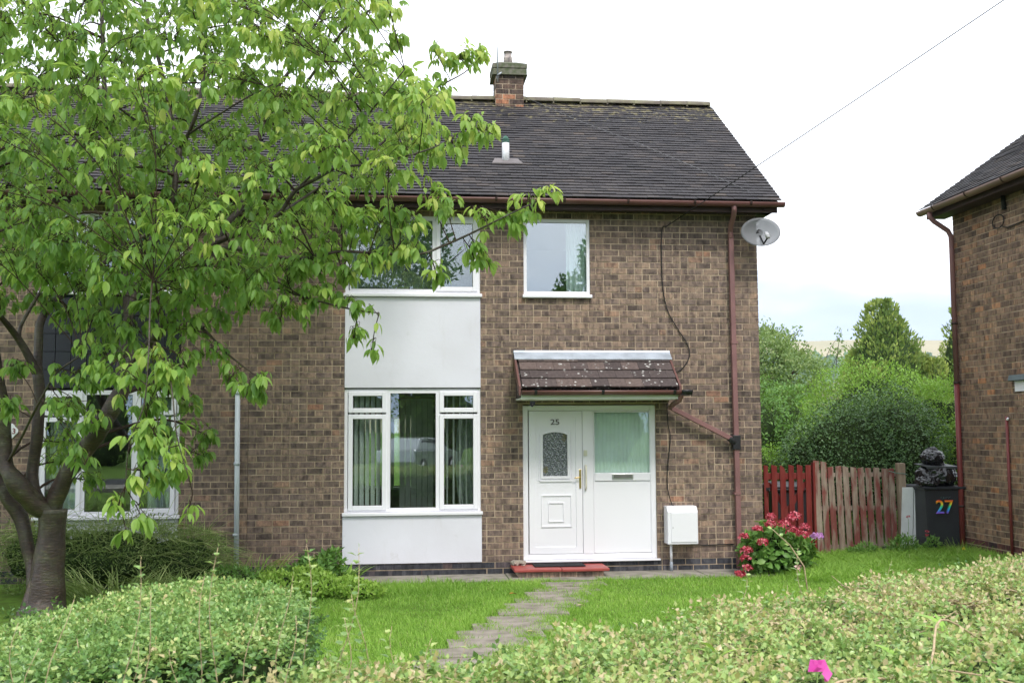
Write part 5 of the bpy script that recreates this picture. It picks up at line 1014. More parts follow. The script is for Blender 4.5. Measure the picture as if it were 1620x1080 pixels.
def privet(name, poly, ztop, zf, n_top, n_side, mat, label, sel=None, core=True, size=.026, dead=None, bump=.05, round_=.18, cat='hedge', zbase=.05, tone0=.42):
    lo = np.min(poly, 0); hi = np.max(poly, 0); c0 = np.mean(poly, 0)
    root = thing(name, (c0[0], c0[1], zbase), label, cat)
    def top(P):
        e = edge_dist(P, poly); z = ztop+zf(P[:, 0], P[:, 1])-round_*np.clip(1-e/.35, 0, 1)**2
        return z+bump*fbm(np.c_[P[:, :2], np.zeros(len(P))], 2.2, 3)+.4*bump*fbm(np.c_[P[:, :2], np.zeros(len(P))], 7, 9)
    Q = np.c_[rng.uniform(lo[0], hi[0], n_top*3), rng.uniform(lo[1], hi[1], n_top*3)]; Q = Q[in_poly(Q, poly)][:n_top]
    if sel: Q = Q[sel(Q[:, 0], Q[:, 1])]
    Z = top(Q)-np.abs(rng.normal(size=len(Q)))*.035
    P1 = np.c_[Q, Z]; A1 = norm(rng.normal(size=(len(Q), 3))*.45+np.array([0, 0, 1]))
    # sides
    poly_ = [np.array(p) for p in poly]; Ls = [np.linalg.norm(poly_[i]-poly_[i-1]) for i in range(len(poly_))]; tot = sum(Ls)
    PP = []; AA = []
    ar = sum((poly_[i-1][0]*poly_[i][1]-poly_[i][0]*poly_[i-1][1]) for i in range(len(poly_)))
    for i, L in enumerate(Ls):
        m = int(n_side*L/tot); 
        if m < 1: continue
        a, b = poly_[i-1], poly_[i]; nn = np.array([(b-a)[1], -(b-a)[0]])/L*(1 if ar > 0 else -1); t = rng.random(m)
        q = a+(b-a)*t[:, None]; z = rng.uniform(zbase+.02, ztop-.05, m); 
        zz = (z-zbase)/(ztop-zbase); inset = round_*.7*np.clip((zz-.7)/.3, 0, 1)**2+.05*rng.normal(size=m)*.8
        bb = bump*fbm(np.c_[q, z], 2.5, 5); q = q-nn*(inset-bb)[:, None]
        PP.append(np.c_[q, z]); AA.append(norm(np.c_[np.tile(nn, (m, 1)), np.full(m, .45)]+rng.normal(size=(m, 3))*.4))
    P = np.r_[P1, np.concatenate(PP)]; A = np.r_[A1, np.concatenate(AA)]; n1 = len(P1)
    kp = (fbm(P, 5.5, 41) > -.22) | (rng.random(len(P)) < .42); n1 = int(kp[:n1].sum()); P = P[kp]; A = A[kp]; P1 = P[:n1]
    tone = tone0+.14*fbm(P, 1.6, 12)+.16*fbm(P, 6.5, 17)+np.r_[np.full(len(P1), .13), np.full(len(P)-len(P1), -.26)]+rng.normal(size=len(P))*.07  # lit top and shaded sides put into the leaf tone
    if dead is not None:
        dd = dead(P[:, 0], P[:, 1])*np.clip((P[:, 2]-(ztop-.25))/.15, 0, 1); tone = np.where(rng.random(len(P)) < dd*(.35+1.6*np.clip(fbm(P, 4.5, 31)+.3, 0, 1)), rng.uniform(.90, 1.0, len(P)), tone)
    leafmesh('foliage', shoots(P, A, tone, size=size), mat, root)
    # twiggy core
    g = 26; mb = MB(); mb.smooth = True; xs = np.linspace(lo[0], hi[0], g*2); ys = np.linspace(lo[1], hi[1], g)
    GX, GY = np.meshgrid(xs, ys, indexing='ij'); G = np.c_[GX.ravel(), GY.ravel()]; ins = in_poly(G, poly) & (edge_dist(G, poly) > .10)
    zt = top(G)-.11; zt = np.where(ins, zt, zbase); idx = {}
    V = [(G[i, 0], G[i, 1], zt[i]) for i in range(len(G))]; F = []
    for i in range(g*2-1):
        for j in range(g-1):
            q = (i*g+j, (i+1)*g+j, (i+1)*g+j+1, i*g+j+1)
            if any(ins[k] for k in q): F.append(q)
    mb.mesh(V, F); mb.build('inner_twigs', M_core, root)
    return root, top
# clipped hedge to the left of the path
LH = [(-.50, -8.9), (-.55, -8.3), (-.52, -7.6), (-.68, -7.1), (-1.0, -6.75), (-1.6, -6.6), (-2.1, -7.3), (-2.6, -8.3), (-3.1, -9.4), (-2.2, -9.7), (-1.2, -9.2)]
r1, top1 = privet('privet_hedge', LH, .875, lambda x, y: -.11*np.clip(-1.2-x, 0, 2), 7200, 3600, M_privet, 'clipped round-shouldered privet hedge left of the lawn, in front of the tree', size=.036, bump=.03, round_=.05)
# long front hedge across the foot of the picture
FH = [(-3.4, -10.3), (-.6, -10.15), (.15, -9.85), (.63, -9.45), (1.1, -9.15), (1.8, -8.65), (2.5, -8.1), (3.3, -7.45), (4.3, -6.8), (5.6, -6.1), (8.0, -5.0), (8.0, -8.6), (5.2, -10.2), (3.2, -11.1), (0, -11.5), (-3.4, -11.5)]
deadf = lambda x, y: np.clip(.03+.38*np.clip((x-1.0)/1.6, 0, 1)*np.clip((y+10.0)/1.0, 0, 1)+.12*np.sin(x*5+y*3), 0, .55)
zfr = lambda x, y: -.012*np.clip(x-1, 0, 8)
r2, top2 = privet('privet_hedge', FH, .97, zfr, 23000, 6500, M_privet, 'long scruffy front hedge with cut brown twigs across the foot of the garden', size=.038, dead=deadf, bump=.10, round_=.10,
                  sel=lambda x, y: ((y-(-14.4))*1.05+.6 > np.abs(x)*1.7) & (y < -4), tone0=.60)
def z2(x, y): return float(top2(np.array([[x, y]]))[0])
mb = MB(); mb.smooth = True; rr = random.Random(18)
for k in range(90):
    x, y = rr.uniform(-2.2, -.6), rr.uniform(-8.9, -6.9)
    if not in_poly(np.array([[x, y]]), LH)[0]: continue
    z = float(top1(np.array([[x, y]]))[0]); p = Vector((x, y, z-.06)); d = Vector((rr.gauss(0, .5), rr.gauss(0, .5), 1)).normalized()*rr.uniform(.07, .13); mb.tube([p, p+d], [.003, .0018], 5)
mb.build('cut_twigs', M_deadtwig, r1)['kind'] = 'stuff'
# bare cut twigs on the front hedge
mb = MB(); mb.smooth = True; rr = random.Random(8)
k = 0
while k < 420:
    x = rr.uniform(-1.0, 5.0); y = rr.uniform(-10.5, -6.4)
    if not in_poly(np.array([[x, y]]), FH)[0] or rr.random() > min(1, max(.2, .15+(x-.5)*.4)): continue
    k += 1; z = z2(x, y); a = rr.uniform(0, 6.28); L = rr.uniform(.05, .16); e = rr.uniform(-.1, .9)
    p = Vector((x, y, z-.03)); d = Vector((math.cos(a), math.sin(a), e)).normalized()
    mb.tube([p, p+d*L*.5+Vector((rr.gauss(0, .01), rr.gauss(0, .01), 0)), p+d*L], [rr.uniform(.0025, .0045), .0025, .0018], 5)
for k in range(150):        # tangle of bare stems where the top was cut hard
    x, y = rr.choice([(2.75, -8.3), (3.0, -8.1), (2.6, -8.6), (3.1, -8.75), (2.9, -8.9), (3.6, -7.7), (2.0, -9.2), (4.2, -7.4)]); x += rr.gauss(0, .18); y += rr.gauss(0, .12)
    z = z2(x, y); a = rr.uniform(0, 6.28); L = rr.uniform(.10, .26); q = [Vector((x, y, z-.01))]
    for t in range(5): a += rr.gauss(0, .5); q.append(q[-1]+Vector((math.cos(a), math.sin(a)*.7, rr.uniform(-.15, .30)))*L/5)
    mb.tube(q, [.0045, .004, .0035, .003, .0028, .002], 5)
mb.build('cut_twigs', M_deadtwig, r2)['kind'] = 'stuff'
mb = MB(); mb.smooth = True
def on(x, y, h): return Vector((x, y, z2(x, y)+h))
mb.tube([p[:3] for p in smooth_path([tuple(on(1.45, -10.72, -.03))+(1,), tuple(on(1.56, -10.60, .03))+(1,), tuple(on(1.95, -10.45, .07))+(1,), tuple(on(2.20, -10.10, .10))+(1,), tuple(on(2.5, -9.9, .06))+(1,)], 5)], [.006-.0001*k for k in range(21)], 7)
mb.tube([on(1.9, -10.47, .07), on(2.1, -10.6, .07), on(2.35, -10.62, .03)], [.004, .0035, .003], 6)
mb.build_each('dry_branch', M_deadtwig, r2)
# tall unclipped shoots standing out of the front hedge
spots = [(-.30, -10.35, .50), (-.22, -10.2, .46), (-.42, -10.3, .40), (-.62, -10.5, .55), (-.72, -10.35, .48), (-.95, -10.4, .5), (-.10, -10.3, .30), (-1.15, -10.6, .36), (-1.35, -10.3, .3), (-.5, -10.6, .34),
         (-.85, -10.7, .36), (-.02, -10.1, .22), (.12, -10.2, .2), (-1.0, -10.2, .26), (-.36, -10.6, .30), (1.75, -8.9, .22), (2.2, -8.6, .30), (2.0, -8.8, .12), (2.9, -8.1, .18), (.75, -9.7, .12), (-1.25, -10.45, .22), (.25, -10.0, .16), (-.78, -10.2, .22), (-.18, -10.5, .24), (4.3, -7.2, .2)]
for (x, y, h) in spots:
    mbs = MB(); mbs.smooth = True; z = z2(x, y)-.1; lean = Vector((rr.gauss(.03, .10), rr.gauss(0, .08), 1)); n = 7
    pts = [Vector((x, y, z))+lean*(h+.1)*t/n+Vector((.02*math.sin(t*.8+x*9), .01*math.sin(t), 0)) for t in range(n+1)]
    mbs.tube(pts, [.0026*(1-.6*t/n) for t in range(n+1)], 5)
    P = []; D = []; U = []; S = []
    m = int(h/.036)+2
    for k in range(m):
        t = .25+.75*k/m; q = pts[0].lerp(pts[-1], t)+Vector((.02*math.sin(t*n*.8+x*9), 0, 0)); a = k*1.57+rr.uniform(-.3, .3)+x*7
        for s in (0, math.pi):
            h_ = Vector((math.cos(a+s), math.sin(a+s), 0)); P.append(tuple(q)); D.append(tuple(h_+Vector((0, 0, .55)))); U.append(tuple(Vector((0, 0, 1))-h_*.3)); S.append(rr.uniform(.032, .052)*(1.15-.4*t))
    P.append(tuple(pts[-1])); D.append((.1, .1, 1)); U.append((1, 0, .1)); S.append(.02)
    S = np.array(S); sh = mbs.build('shoot', M_deadtwig, r2); leafmesh('leaves', [inst(T_oval, np.array(P), np.array(D), np.array(U), S, .55+rng.normal(size=len(P))*.12+np.linspace(0, .2, len(P)), W=S*1.3)], M_privet, sh)
# small young plants in the hedge: sweet pea with a magenta flower, bladed leaves
def strap_plant(x, y, z, n, L, seed, label, mat=M_bright, tall=.2, name='bladed_weed', cat='plant', group=None):
    rr = random.Random(seed); root = thing(name, (x, y, z), label, cat, group)
    mb = MB(); mb.smooth = True; top_ = Vector((x+rr.uniform(-.04, .04), y, z+tall)); mb.tube([(x, y, z-.15), (x, y, z), tuple(top_)], [.004, .004, .003], 6); mb.build('stem', M_bright_stem, root)
    P = []; D = []; U = []; S = []
    for k in range(n):
        t = k/n; a = rr.uniform(0, 6.28); P.append((x+(top_.x-x)*t, y, z+tall*t)); D.append((math.cos(a), math.sin(a)*.6, rr.uniform(.5, 1.3))); U.append((-math.cos(a)*.6, -math.sin(a), 1)); S.append(L*rr.uniform(.6, 1.1))
    S = np.array(S); leafmesh('leaves', [inst(T_strap, np.array(P), np.array(D), np.array(U), S, .6+rng.normal(size=n)*.15, W=S*2.2)], mat, root); return root
M_bright_stem = simple('fresh_green_stem', (.16, .26, .06), .6, .3)
strap_plant(2.32, -9.95, z2(2.32, -9.95), 12, .16, 1, 'bladed pale green weed rising from the hedge at the lower right', tall=.14)
strap_plant(2.0, -10.15, z2(2.0, -10.15)-.02, 7, .13, 2, 'low bladed weed just left of the taller one in the lower right of the hedge', tall=.06)
strap_plant(1.28, -10.1, z2(1.28, -10.1)-.03, 6, .15, 3, 'narrow bladed weed in the hedge left of the magenta flower', tall=.05)
strap_plant(.35, -10.2, z2(.35, -10.2)-.03, 6, .12, 4, 'upright bladed weed in the hedge at the foot of the path', tall=.05)
strap_plant(2.75, -9.5, z2(2.75, -9.5)-.02, 9, .12, 5, 'small bladed weed in the hedge at the right edge of the picture', tall=.08)
def blossom(name, c, n, r, ps, mat, parent=None, squash=.8, seed=0, label=None, cat=None, stem=None):
    g = np.random.default_rng(seed); d = norm(g.normal(size=(n, 3))); d[:, 2] = np.abs(d[:, 2])*.9-.15; d = norm(d)
    P = np.array(c)+d*np.array([r, r, r*squash])*g.uniform(.75, 1.05, (n, 1)); D = norm(np.cross(d, g.normal(size=(n, 3)))+d*.35)
    o = leafmesh(name, [inst(T_petal, P, D, d, ps*g.uniform(.7, 1.2, n), g.uniform(0, 1, n))], mat, parent, None if parent else tuple(c), smooth=False)
    if label: tag(o, label, cat)
    return o
fz = 1.03
fr_ = thing('magenta_flower', (1.50, -10.56, fz-.1), 'single magenta sweet pea flower at the foot of the picture', 'flower')
P = np.array([(1.50, -10.56, fz), (1.50, -10.56, fz), (1.51, -10.57, fz-.005), (1.495, -10.56, fz), (1.52, -10.56, fz-.01)]); S = np.array([.05, .05, .038, .028, .038])
leafmesh('petals', [inst(T_oval, P, np.array([(-.5, -.1, .9), (.5, -.1, .8), (1, -.3, .05), (-.1, -.6, .5), (.8, .2, -.5)]), np.array([(0, -1, .3)]*5), S, np.array([.2, .6, .9, .5, .3]), W=S*2.6)], M_pink, fr_)
mb = MB(); mb.smooth = True; mb.tube([(1.48, -10.56, fz-.22), (1.49, -10.56, fz-.1), (1.50, -10.56, fz)], .0025, 5); mb.build('stem', M_bright_stem, fr_)
# tendrilled dry stem with pale flower standing over the lawn
ps = thing('pale_flower_stem', (2.30, -8.1, .9), 'thin leaning stem with a pale pink bloom in front of the red flowering bush', 'flower')
x0 = 2.05; pts = [(2.32, -8.4, z2(2.32, -8.4)-.1), (2.28, -8.4, 1.12), (2.20, -8.4, 1.24), (2.10, -8.4, 1.33)]
mb = MB(); mb.smooth = True; mb.tube(pts, [.004, .0035, .003, .002], 6); mb.build('stem', M_deadtwig, ps)
blossom('bloom', (2.235, -8.42, 1.115), 14, .014, .022, M_palepink, ps, seed=4)
P = np.array([(2.10, -8.4, 1.33), (2.14, -8.4, 1.29), (2.2, -8.4, 1.24), (2.24, -8.4, 1.19)]); S = np.full(4, .03)
leafmesh('leaves', [inst(T_oval, P, np.array([(-1, 0, .6), (.8, 0, .5), (-.9, 0, .3), (1, 0, .1)]), np.array([(0, -1, 1)]*4), S, np.array([.8, .7, .8, .75]), W=S*1.3)], M_privet, ps)

# ---- generic bush from leaf clumps
def bush(name, ells, n, T, size, mat, label, cat='shrub', base=None, core=True, up=.5, wmul=1, rough=.25, kind=None, tone0=.45, group=None, lit=.2, droop=0, sub=None):
    """ells: (cx,cy,cz,rx,ry,rz) ellipsoids forming an uneven crown"""
    E_ = np.array(ells); base = base or (E_[0, 0], E_[0, 1], 0)
    root = thing(name, base, label, cat, group)
    if kind: root['kind'] = kind
    vol = (E_[:, 3]*E_[:, 4]+E_[:, 3]*E_[:, 5]); pr = vol/vol.sum(); ids = rng.choice(len(E_), n, p=pr)
    d = rdir(n); rad = 1-np.abs(rng.normal(size=n))*.16
    P = E_[ids, :3]+d*E_[ids, 3:]*rad[:, None]
    nz_ = fbm(P, 1.2/max(.15, float(E_[:, 3].mean())), 2); nz2 = fbm(P, 5/max(.15, float(E_[:, 3].mean())), 6)
    P = P+d*(rough*(nz_+.6*nz2)*E_[ids, 3:].mean(1))[:, None]
    keep = np.ones(n, bool)
    for i, e in enumerate(E_):
        q = (((P-e[:3])/e[3:])**2).sum(1); keep &= (q > .45) | (ids == i)
    P = P[keep]; d = d[keep]; m = len(P); P[:, 2] = np.maximum(P[:, 2], .03)
    D = norm(d*.8+rng.normal(size=(m, 3))*.6+np.array([0, 0, up-droop])); U = norm(d+np.array([0, 0, .6])+rng.normal(size=(m, 3))*.4)
    S = size*rng.uniform(.65, 1.2, m)
    tn = tone0+lit*nz2[keep]*1.2+rng.normal(size=m)*.13
    leafmesh('foliage', [inst(T, P, D, U, S, tn, W=S*wmul)], mat, root)
    if core:
        mb = MB(); mb.smooth = True
        for e in ells:
            nn = 14; vs_ = []; fs = []
            for i in range(nn+1):
                for k in range(nn*2):
                    th = math.pi*i/nn; ph = math.pi*k/nn; u = Vector((math.sin(th)*math.cos(ph), math.sin(th)*math.sin(ph), math.cos(th)))
                    s = .66+.2*noise.noise(u*2.5+Vector(e[:3])); vs_.append((e[0]+u.x*e[3]*s, e[1]+u.y*e[4]*s, max(.0, e[2]+u.z*e[5]*s)))
            for i in range(nn):
                for k in range(nn*2): fs.append((i*nn*2+k, (i+1)*nn*2+k, (i+1)*nn*2+(k+1) % (nn*2), i*nn*2+(k+1) % (nn*2)))
            mb.mesh(vs_, fs)
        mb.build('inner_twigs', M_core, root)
    return root
# arching bush under the left window
bb = bush('arching_bush', [(-3.3, -1.0, .40, .95, .55, .46), (-2.55, -.95, .34, .6, .45, .40), (-4.1, -.9, .42, .6, .45, .42)], 15000, T_fine, .05, M_broom, 'dense green bush with thin arching stems under the window behind the tree', base=(-3.2, -1, 0), up=.6, tone0=.45)
n = 1300; ex = rng.uniform(-4.5, -2.1, n); P = np.c_[ex, rng.uniform(-1.4, -.5, n), rng.uniform(.35, .80, n)-np.clip((ex+2.6)*.5, 0, .3)]; a = rng.normal(.2, .9, n)
D = np.c_[np.sin(a)+np.clip(ex+3.2, -.5, 1), -.3+.4*rng.normal(size=n), rng.uniform(.25, .9, n)]
leafmesh('arching_stems', [inst(T_strap, P, D, np.tile([0, 0, 1.], (n, 1))+rng.normal(size=(n, 3))*.3, rng.uniform(.2, .5, n), rng.uniform(.5, 1, n), W=.10)], M_broom, bb)
def tuft(name, x, y, r, n, L, label, mat, z=0, cat='plant', tone=.5, group=None, W=.2):
    root = thing(name, (x, y, z), label, cat, group); a = rng.uniform(0, 6.28, n); q = r*np.sqrt(rng.random(n))
    P = np.c_[x+q*np.cos(a), y+q*np.sin(a)*.6, np.full(n, z)]; a2 = a+rng.normal(size=n)*.6
    D = np.c_[np.cos(a2)*.45, np.sin(a2)*.45, rng.uniform(.7, 1.4, n)]; S = L*rng.uniform(.5, 1.1, n)
    leafmesh('blades', [inst(T_strap, P, D, np.c_[-np.cos(a2), -np.sin(a2), np.full(n, .5)], S, tone+rng.normal(size=n)*.18, W=W)], mat, root); return root
tuft('grassy_clump', -3.0, -1.9, .45, 240, .55, 'clump of long grassy leaves in front of the arching bush', M_broom, tone=.65)
tuft('grassy_clump', -2.35, -1.7, .35, 170, .50, 'clump of long grassy leaves left of the pale drainpipe', M_broom, tone=.7)
tuft('grassy_clump', -1.75, -.75, .32, 220, .50, 'fine grassy clump right of the pale drainpipe', M_grass, tone=.45, W=.12)
tuft('grassy_clump', -1.25, -.6, .25, 120, .36, 'short dark grassy clump against the brick wall left of the lawn', M_broom, tone=.4)
bush('leafy_plant', [(-1.0, -.75, .14, .26, .2, .18), (-.78, -.5, .2, .15, .15, .2)], 700, T_leaf([(.3, .9), (.65, .8)], .3, .4, .2), .11, M_hyd, 'dark leafy plant against the wall left of the render panel', up=.7, tone0=.45, core=False)
bush('leafy_plant', [(-.75, -1.55, .09, .42, .32, .12), (-.38, -1.75, .07, .26, .25, .09), (-1.3, -1.5, .10, .35, .28, .14), (-1.0, -1.2, .12, .3, .25, .14)], 6500, T_oval, .055, M_bright, 'low yellow-green leafy plant at the left end of the lawn', up=.8, tone0=.78, wmul=1.1)
bush('leafy_plant', [(-1.85, -1.4, .14, .35, .3, .2)], 1400, T_oval, .05, M_hyd, 'mid green leafy plant between the arching bush and the yellow-green plant', up=.6, tone0=.4)
bush('broadleaf_shrub', [(-5.1, -2.2, .5, .55, .5, .55), (-4.7, -2.6, .3, .3, .3, .35)], 5000, T_oval, .07, M_laurel, 'broad-leaved shrub at the left edge behind the trunk', up=.3, tone0=.7)
tuft('fern', -.62, -.42, .15, 60, .3, 'small upright fern by the corner of the white panel', M_bright, tone=.4, W=.4)
# hydrangea with red heads
hb = bush('hydrangea_bush', [(4.88, -.48, .30, .38, .30, .30), (5.15, -.35, .26, .30, .25, .26), (4.68, -.5, .22, .22, .22, .24)], 1500, T_leaf([(.3, .95), (.65, .9)], .25, .3, .32), .105, M_hyd, 'hydrangea with red flower heads and one lilac head by the corner drainpipe', up=.2, tone0=.5)
hd = [(4.60, -.72, .60), (4.74, -.80, .66), (4.93, -.78, .66), (5.08, -.62, .72), (5.17, -.5, .74), (4.45, -.62, .50), (4.62, -.85, .44), (5.20, -.70, .52), (4.82, -.6, .74), (4.42, -.75, .24), (4.43, -.78, .12), (4.33, -.8, .02+.03), (5.02, -.82, .58), (5.30, -.5, .60), (4.45, -.7, .33)]
for i, h in enumerate(hd): blossom('flower_head', h, 90, .055+.03*((i*7) % 5)/5*(1 if h[2] > .3 else .2), .036, M_petal, hb, .7, seed=i)
blossom('flower_head', (5.42, -.62, .48), 110, .075, .036, M_lilac, hb, .7, seed=50)['label'] = 'lilac flower head'
# ================================================================== gate and fence
FY = 1.0
def picket(mb, x0, x1, y, z0, z1, lean=0, th=.018, rr=random.Random(1), chip=0):
    a = rr.uniform(-.012, .012); 
    pts = [(x0, z0), (x1, z0), (x1+lean, z1+a), (x0+lean, z1-a)]
    if chip: pts = [(x0, z0), (x1, z0), (x1+lean, z1-.10), (x1+lean-.02, z1-.04), (x0+lean+.02, z1), (x0+lean, z1-.01)]
    mb.prism(pts, lambda p, t: (p[0], t, p[1]), y-th, y)
g = thing('picket_gate', (5.7, FY, 0), 'dark red picket gate beside the corner of the house', 'gate')
rr = random.Random(4)
gx = [(5.27, 5.335), (5.385, 5.468), (5.512, 5.597), (5.64, 5.72), (5.765, 5.85), (5.895, 5.975)]
for i, (a, b) in enumerate(gx):
    mb = MB(); picket(mb, a, b, FY-.03, .05, 1.345, 0, rr=rr, chip=1 if i == 2 else 0); mb.build('picket', M_gate, g, bevel=.003)
for z in (1.19, .82, .22):
    mb = MB(); mb.box(5.28, 5.97, FY-.028, FY+.01, z-.045, z+.045)
    if z != .82: mb.build('rail', M_gate, g, bevel=.003)
for s in (1, -1):
    mb = MB(); p = [(5.30, .30), (5.38, .30), (5.96, 1.10), (5.88, 1.10)] if s > 0 else [(5.96, .30), (5.88, .30), (5.30, 1.10), (5.38, 1.10)]
    mb.prism(p, lambda q, t: (q[0], t, q[1]), FY-.012+.02*(s < 0), FY+.005+.02*(s < 0)); mb.build('brace', M_gate, g)
mb = MB(); mb.box(5.30, 5.36, FY-.05, FY-.03, .98, 1.03); mb.smooth = True; mb.tube([(5.33, FY-.05, 1.0), (5.33, FY-.09, 1.0), (5.33, FY-.09, .96)], .01, 8); mb.build('latch', M_black, g)
f = thing('slatted_fence_panel', (6.7, FY, 0), 'weathered slatted fence panel with peeling red paint between gate and bin', 'fence')
mb = MB(); mb.box(6.005, 6.04, FY-.05, FY+.03, .0, 1.38); mb.build('post', M_gate, f, bevel=.003)
sx = [6.055, 6.155, 6.27, 6.38, 6.495, 6.61, 6.725, 6.84, 6.955, 7.075, 7.17]
for i, a in enumerate(sx):
    wd = .088 if i not in (0,) else .088; z1 = 1.39-.006*i-(.06 if i > 1 else 0)+rr.uniform(-.01, .02); mb = MB(); picket(mb, a, a+wd, FY-.03+.002*(i % 2), .02+rr.uniform(0, .04)-.05, z1, -.03-.02*rr.random(), rr=rr); mb.build('slat', M_fence, f, bevel=.003)
for z in (.72, .17, 1.2):
    mb = MB(); mb.box(6.05, 7.26, FY-.028, FY+.01, z-.03, z+.03); mb.build('rail', M_fence, f)
mb = MB(); mb.prism([(-.05, -.05), (.05, -.05), (.05, .05), (-.05, .05)], lambda p, t: (7.36+p[0]*(1+.1*t)-.01*t, FY+p[1], t), 0, 1.36); tag(mb.build('fence_post', M_post, None, (7.36, FY, 0), bevel=.008), 'bare old timber post at the right end of the slatted fence', 'post')
mb = MB(); mb.smooth = True; mb.tube([(7.15, FY-.05, 1.25), (7.25, FY-.07, 1.22), (7.36, FY-.07, 1.21), (7.42, FY-.05, 1.2)], .005, 5); tag(mb.build('wire', simple('green_wire', (.15, .3, .25), .5, .3), None, (7.36, FY-.06, 1.2)), 'green wire tied round the old timber post', 'wire')
# white boards leaning by the bin
for (a, b, lean, z1, lb) in ((7.27, 7.445, .0, 1.02, 'white painted board leaning beside the bin, the left one'), (7.455, 7.55, .10, 1.01, 'narrow white board squeezed between the other board and the bin')):
    mb = MB(); mb.prism([(a, .06), (b+lean, .06), (b, z1), (a+.005, z1)], lambda p, t: (p[0], t+.12*(1-p[1]), p[1]), .80, .82); tag(mb.build('white_board', M_wht, None, ((a+b)/2, .8, .06), bevel=.003), lb, 'board')
# ---- wheelie bins
def bin_(name, x, y, z, label, num=None, s=1.0, lid=True, group=None):
    root = thing(name, (x, y, z), label, 'wheelie bin', group); rz_ = 0
    def ring(w_, d_, zz, yo=0): return [(x-w_/2, y-d_/2+yo, z+zz), (x+w_/2, y-d_/2+yo, z+zz), (x+w_/2, y+d_/2+yo, z+zz), (x-w_/2, y+d_/2+yo, z+zz)]
    mb = MB(); R_ = [ring(.48, .52, .03), ring(.50, .58, .30, .02), ring(.56, .66, .90, .04), ring(.58, .70, .905, .04), ring(.58, .70, .955, .04)]
    V = [p for q in R_ for p in q]; F = [(3, 2, 1, 0)]
    for i in range(len(R_)-1):
        for k in range(4): F.append((i*4+k, i*4+(k+1) % 4, (i+1)*4+(k+1) % 4, (i+1)*4+k))
    F.append((16, 17, 18, 19)); mb.mesh(V, F); body = mb.build('body', M_bin, root, bevel=.018)
    mb = MB()
    if lid:
        mb.box(x-.30, x+.30, y-.34, y+.42, z+.958, z+.985)
        mb.mesh([(x-.29, y-.32, z+.985), (x+.29, y-.32, z+.985), (x+.29, y+.40, z+.985), (x-.29, y+.40, z+.985), (x-.24, y-.25, z+1.03), (x+.24, y-.25, z+1.03), (x+.24, y+.36, z+1.03), (x-.24, y+.36, z+1.03)], [(0, 1, 5, 4), (1, 2, 6, 5), (2, 3, 7, 6), (3, 0, 4, 7), (4, 5, 6, 7)])
    else:   # open lid resting on the bags, tilted back
        M = Matrix.Translation((x-.0, y-.0, z+1.25)) @ Matrix.Rotation(R(4), 4, 'X') @ Matrix.Rotation(R(1), 4, 'Y')
        mb.box(-.24, .24, -.28, .10, -.008, .008, M); mb.box(-.24, .24, -.29, -.28, -.03, .008, M)
    mb.build('lid', simple('bin_lid_grey', (.06, .065, .07), .5, .4), root, bevel=.008)
    mb = MB(); mb.box(x-.31, x+.31, y-.335, y+.41, z+.915, z+.95); mb.build('rim', M_bin, root, bevel=.012)
    for sx_ in (-.27, .27):
        mb = MB(); mb.smooth = True; mb.tube([(x+sx_-.03, y+.28, z+.10), (x+sx_+.03, y+.28, z+.10)], .10, 20); mb.build('wheel', M_rubber, root)
    mb = MB(); mb.smooth = True; mb.tube([(x-.22, y+.42, z+.92), (x+.22, y+.42, z+.92)], .015, 8); mb.build('handle', M_bin, root)
    return root
wb = bin_('wheelie_bin', 7.74, .78, .09, 'dark grey wheelie bin with rainbow number 27, heaped with black bags', lid=False)
rb, n_ = newmat('rainbow_sticker'); tcn = N(n_, 'ShaderNodeTexCoord'); sp_n = N(n_, 'ShaderNodeSeparateXYZ', ins={0: tcn.outputs['Object']})
mrn = N(n_, 'ShaderNodeMapRange', ins={0: sp_n.outputs[2], 1: .575, 2: .765, 3: 0, 4: 1})
cc = ramp(n_, mrn.outputs[0], [(0, (.30, .05, .55)), (.2, (.10, .25, .85)), (.38, (.02, .65, .80)), (.55, (.10, .75, .25)), (.72, (.95, .75, .05)), (.86, (.95, .35, .03)), (1, (.85, .06, .04))])
p_ = N(n_, 'ShaderNodeBsdfPrincipled', ins={'Base Color': cc, 'Roughness': .35}); out(n_, p_.outputs[0])
def on_bin(zz): return .78-.255-.06*((zz-.4)/.6)*.5
t27 = text('27', 7.725, .665, .462, .19, rb, 'number_sticker', wb, width=.25, d=.012)
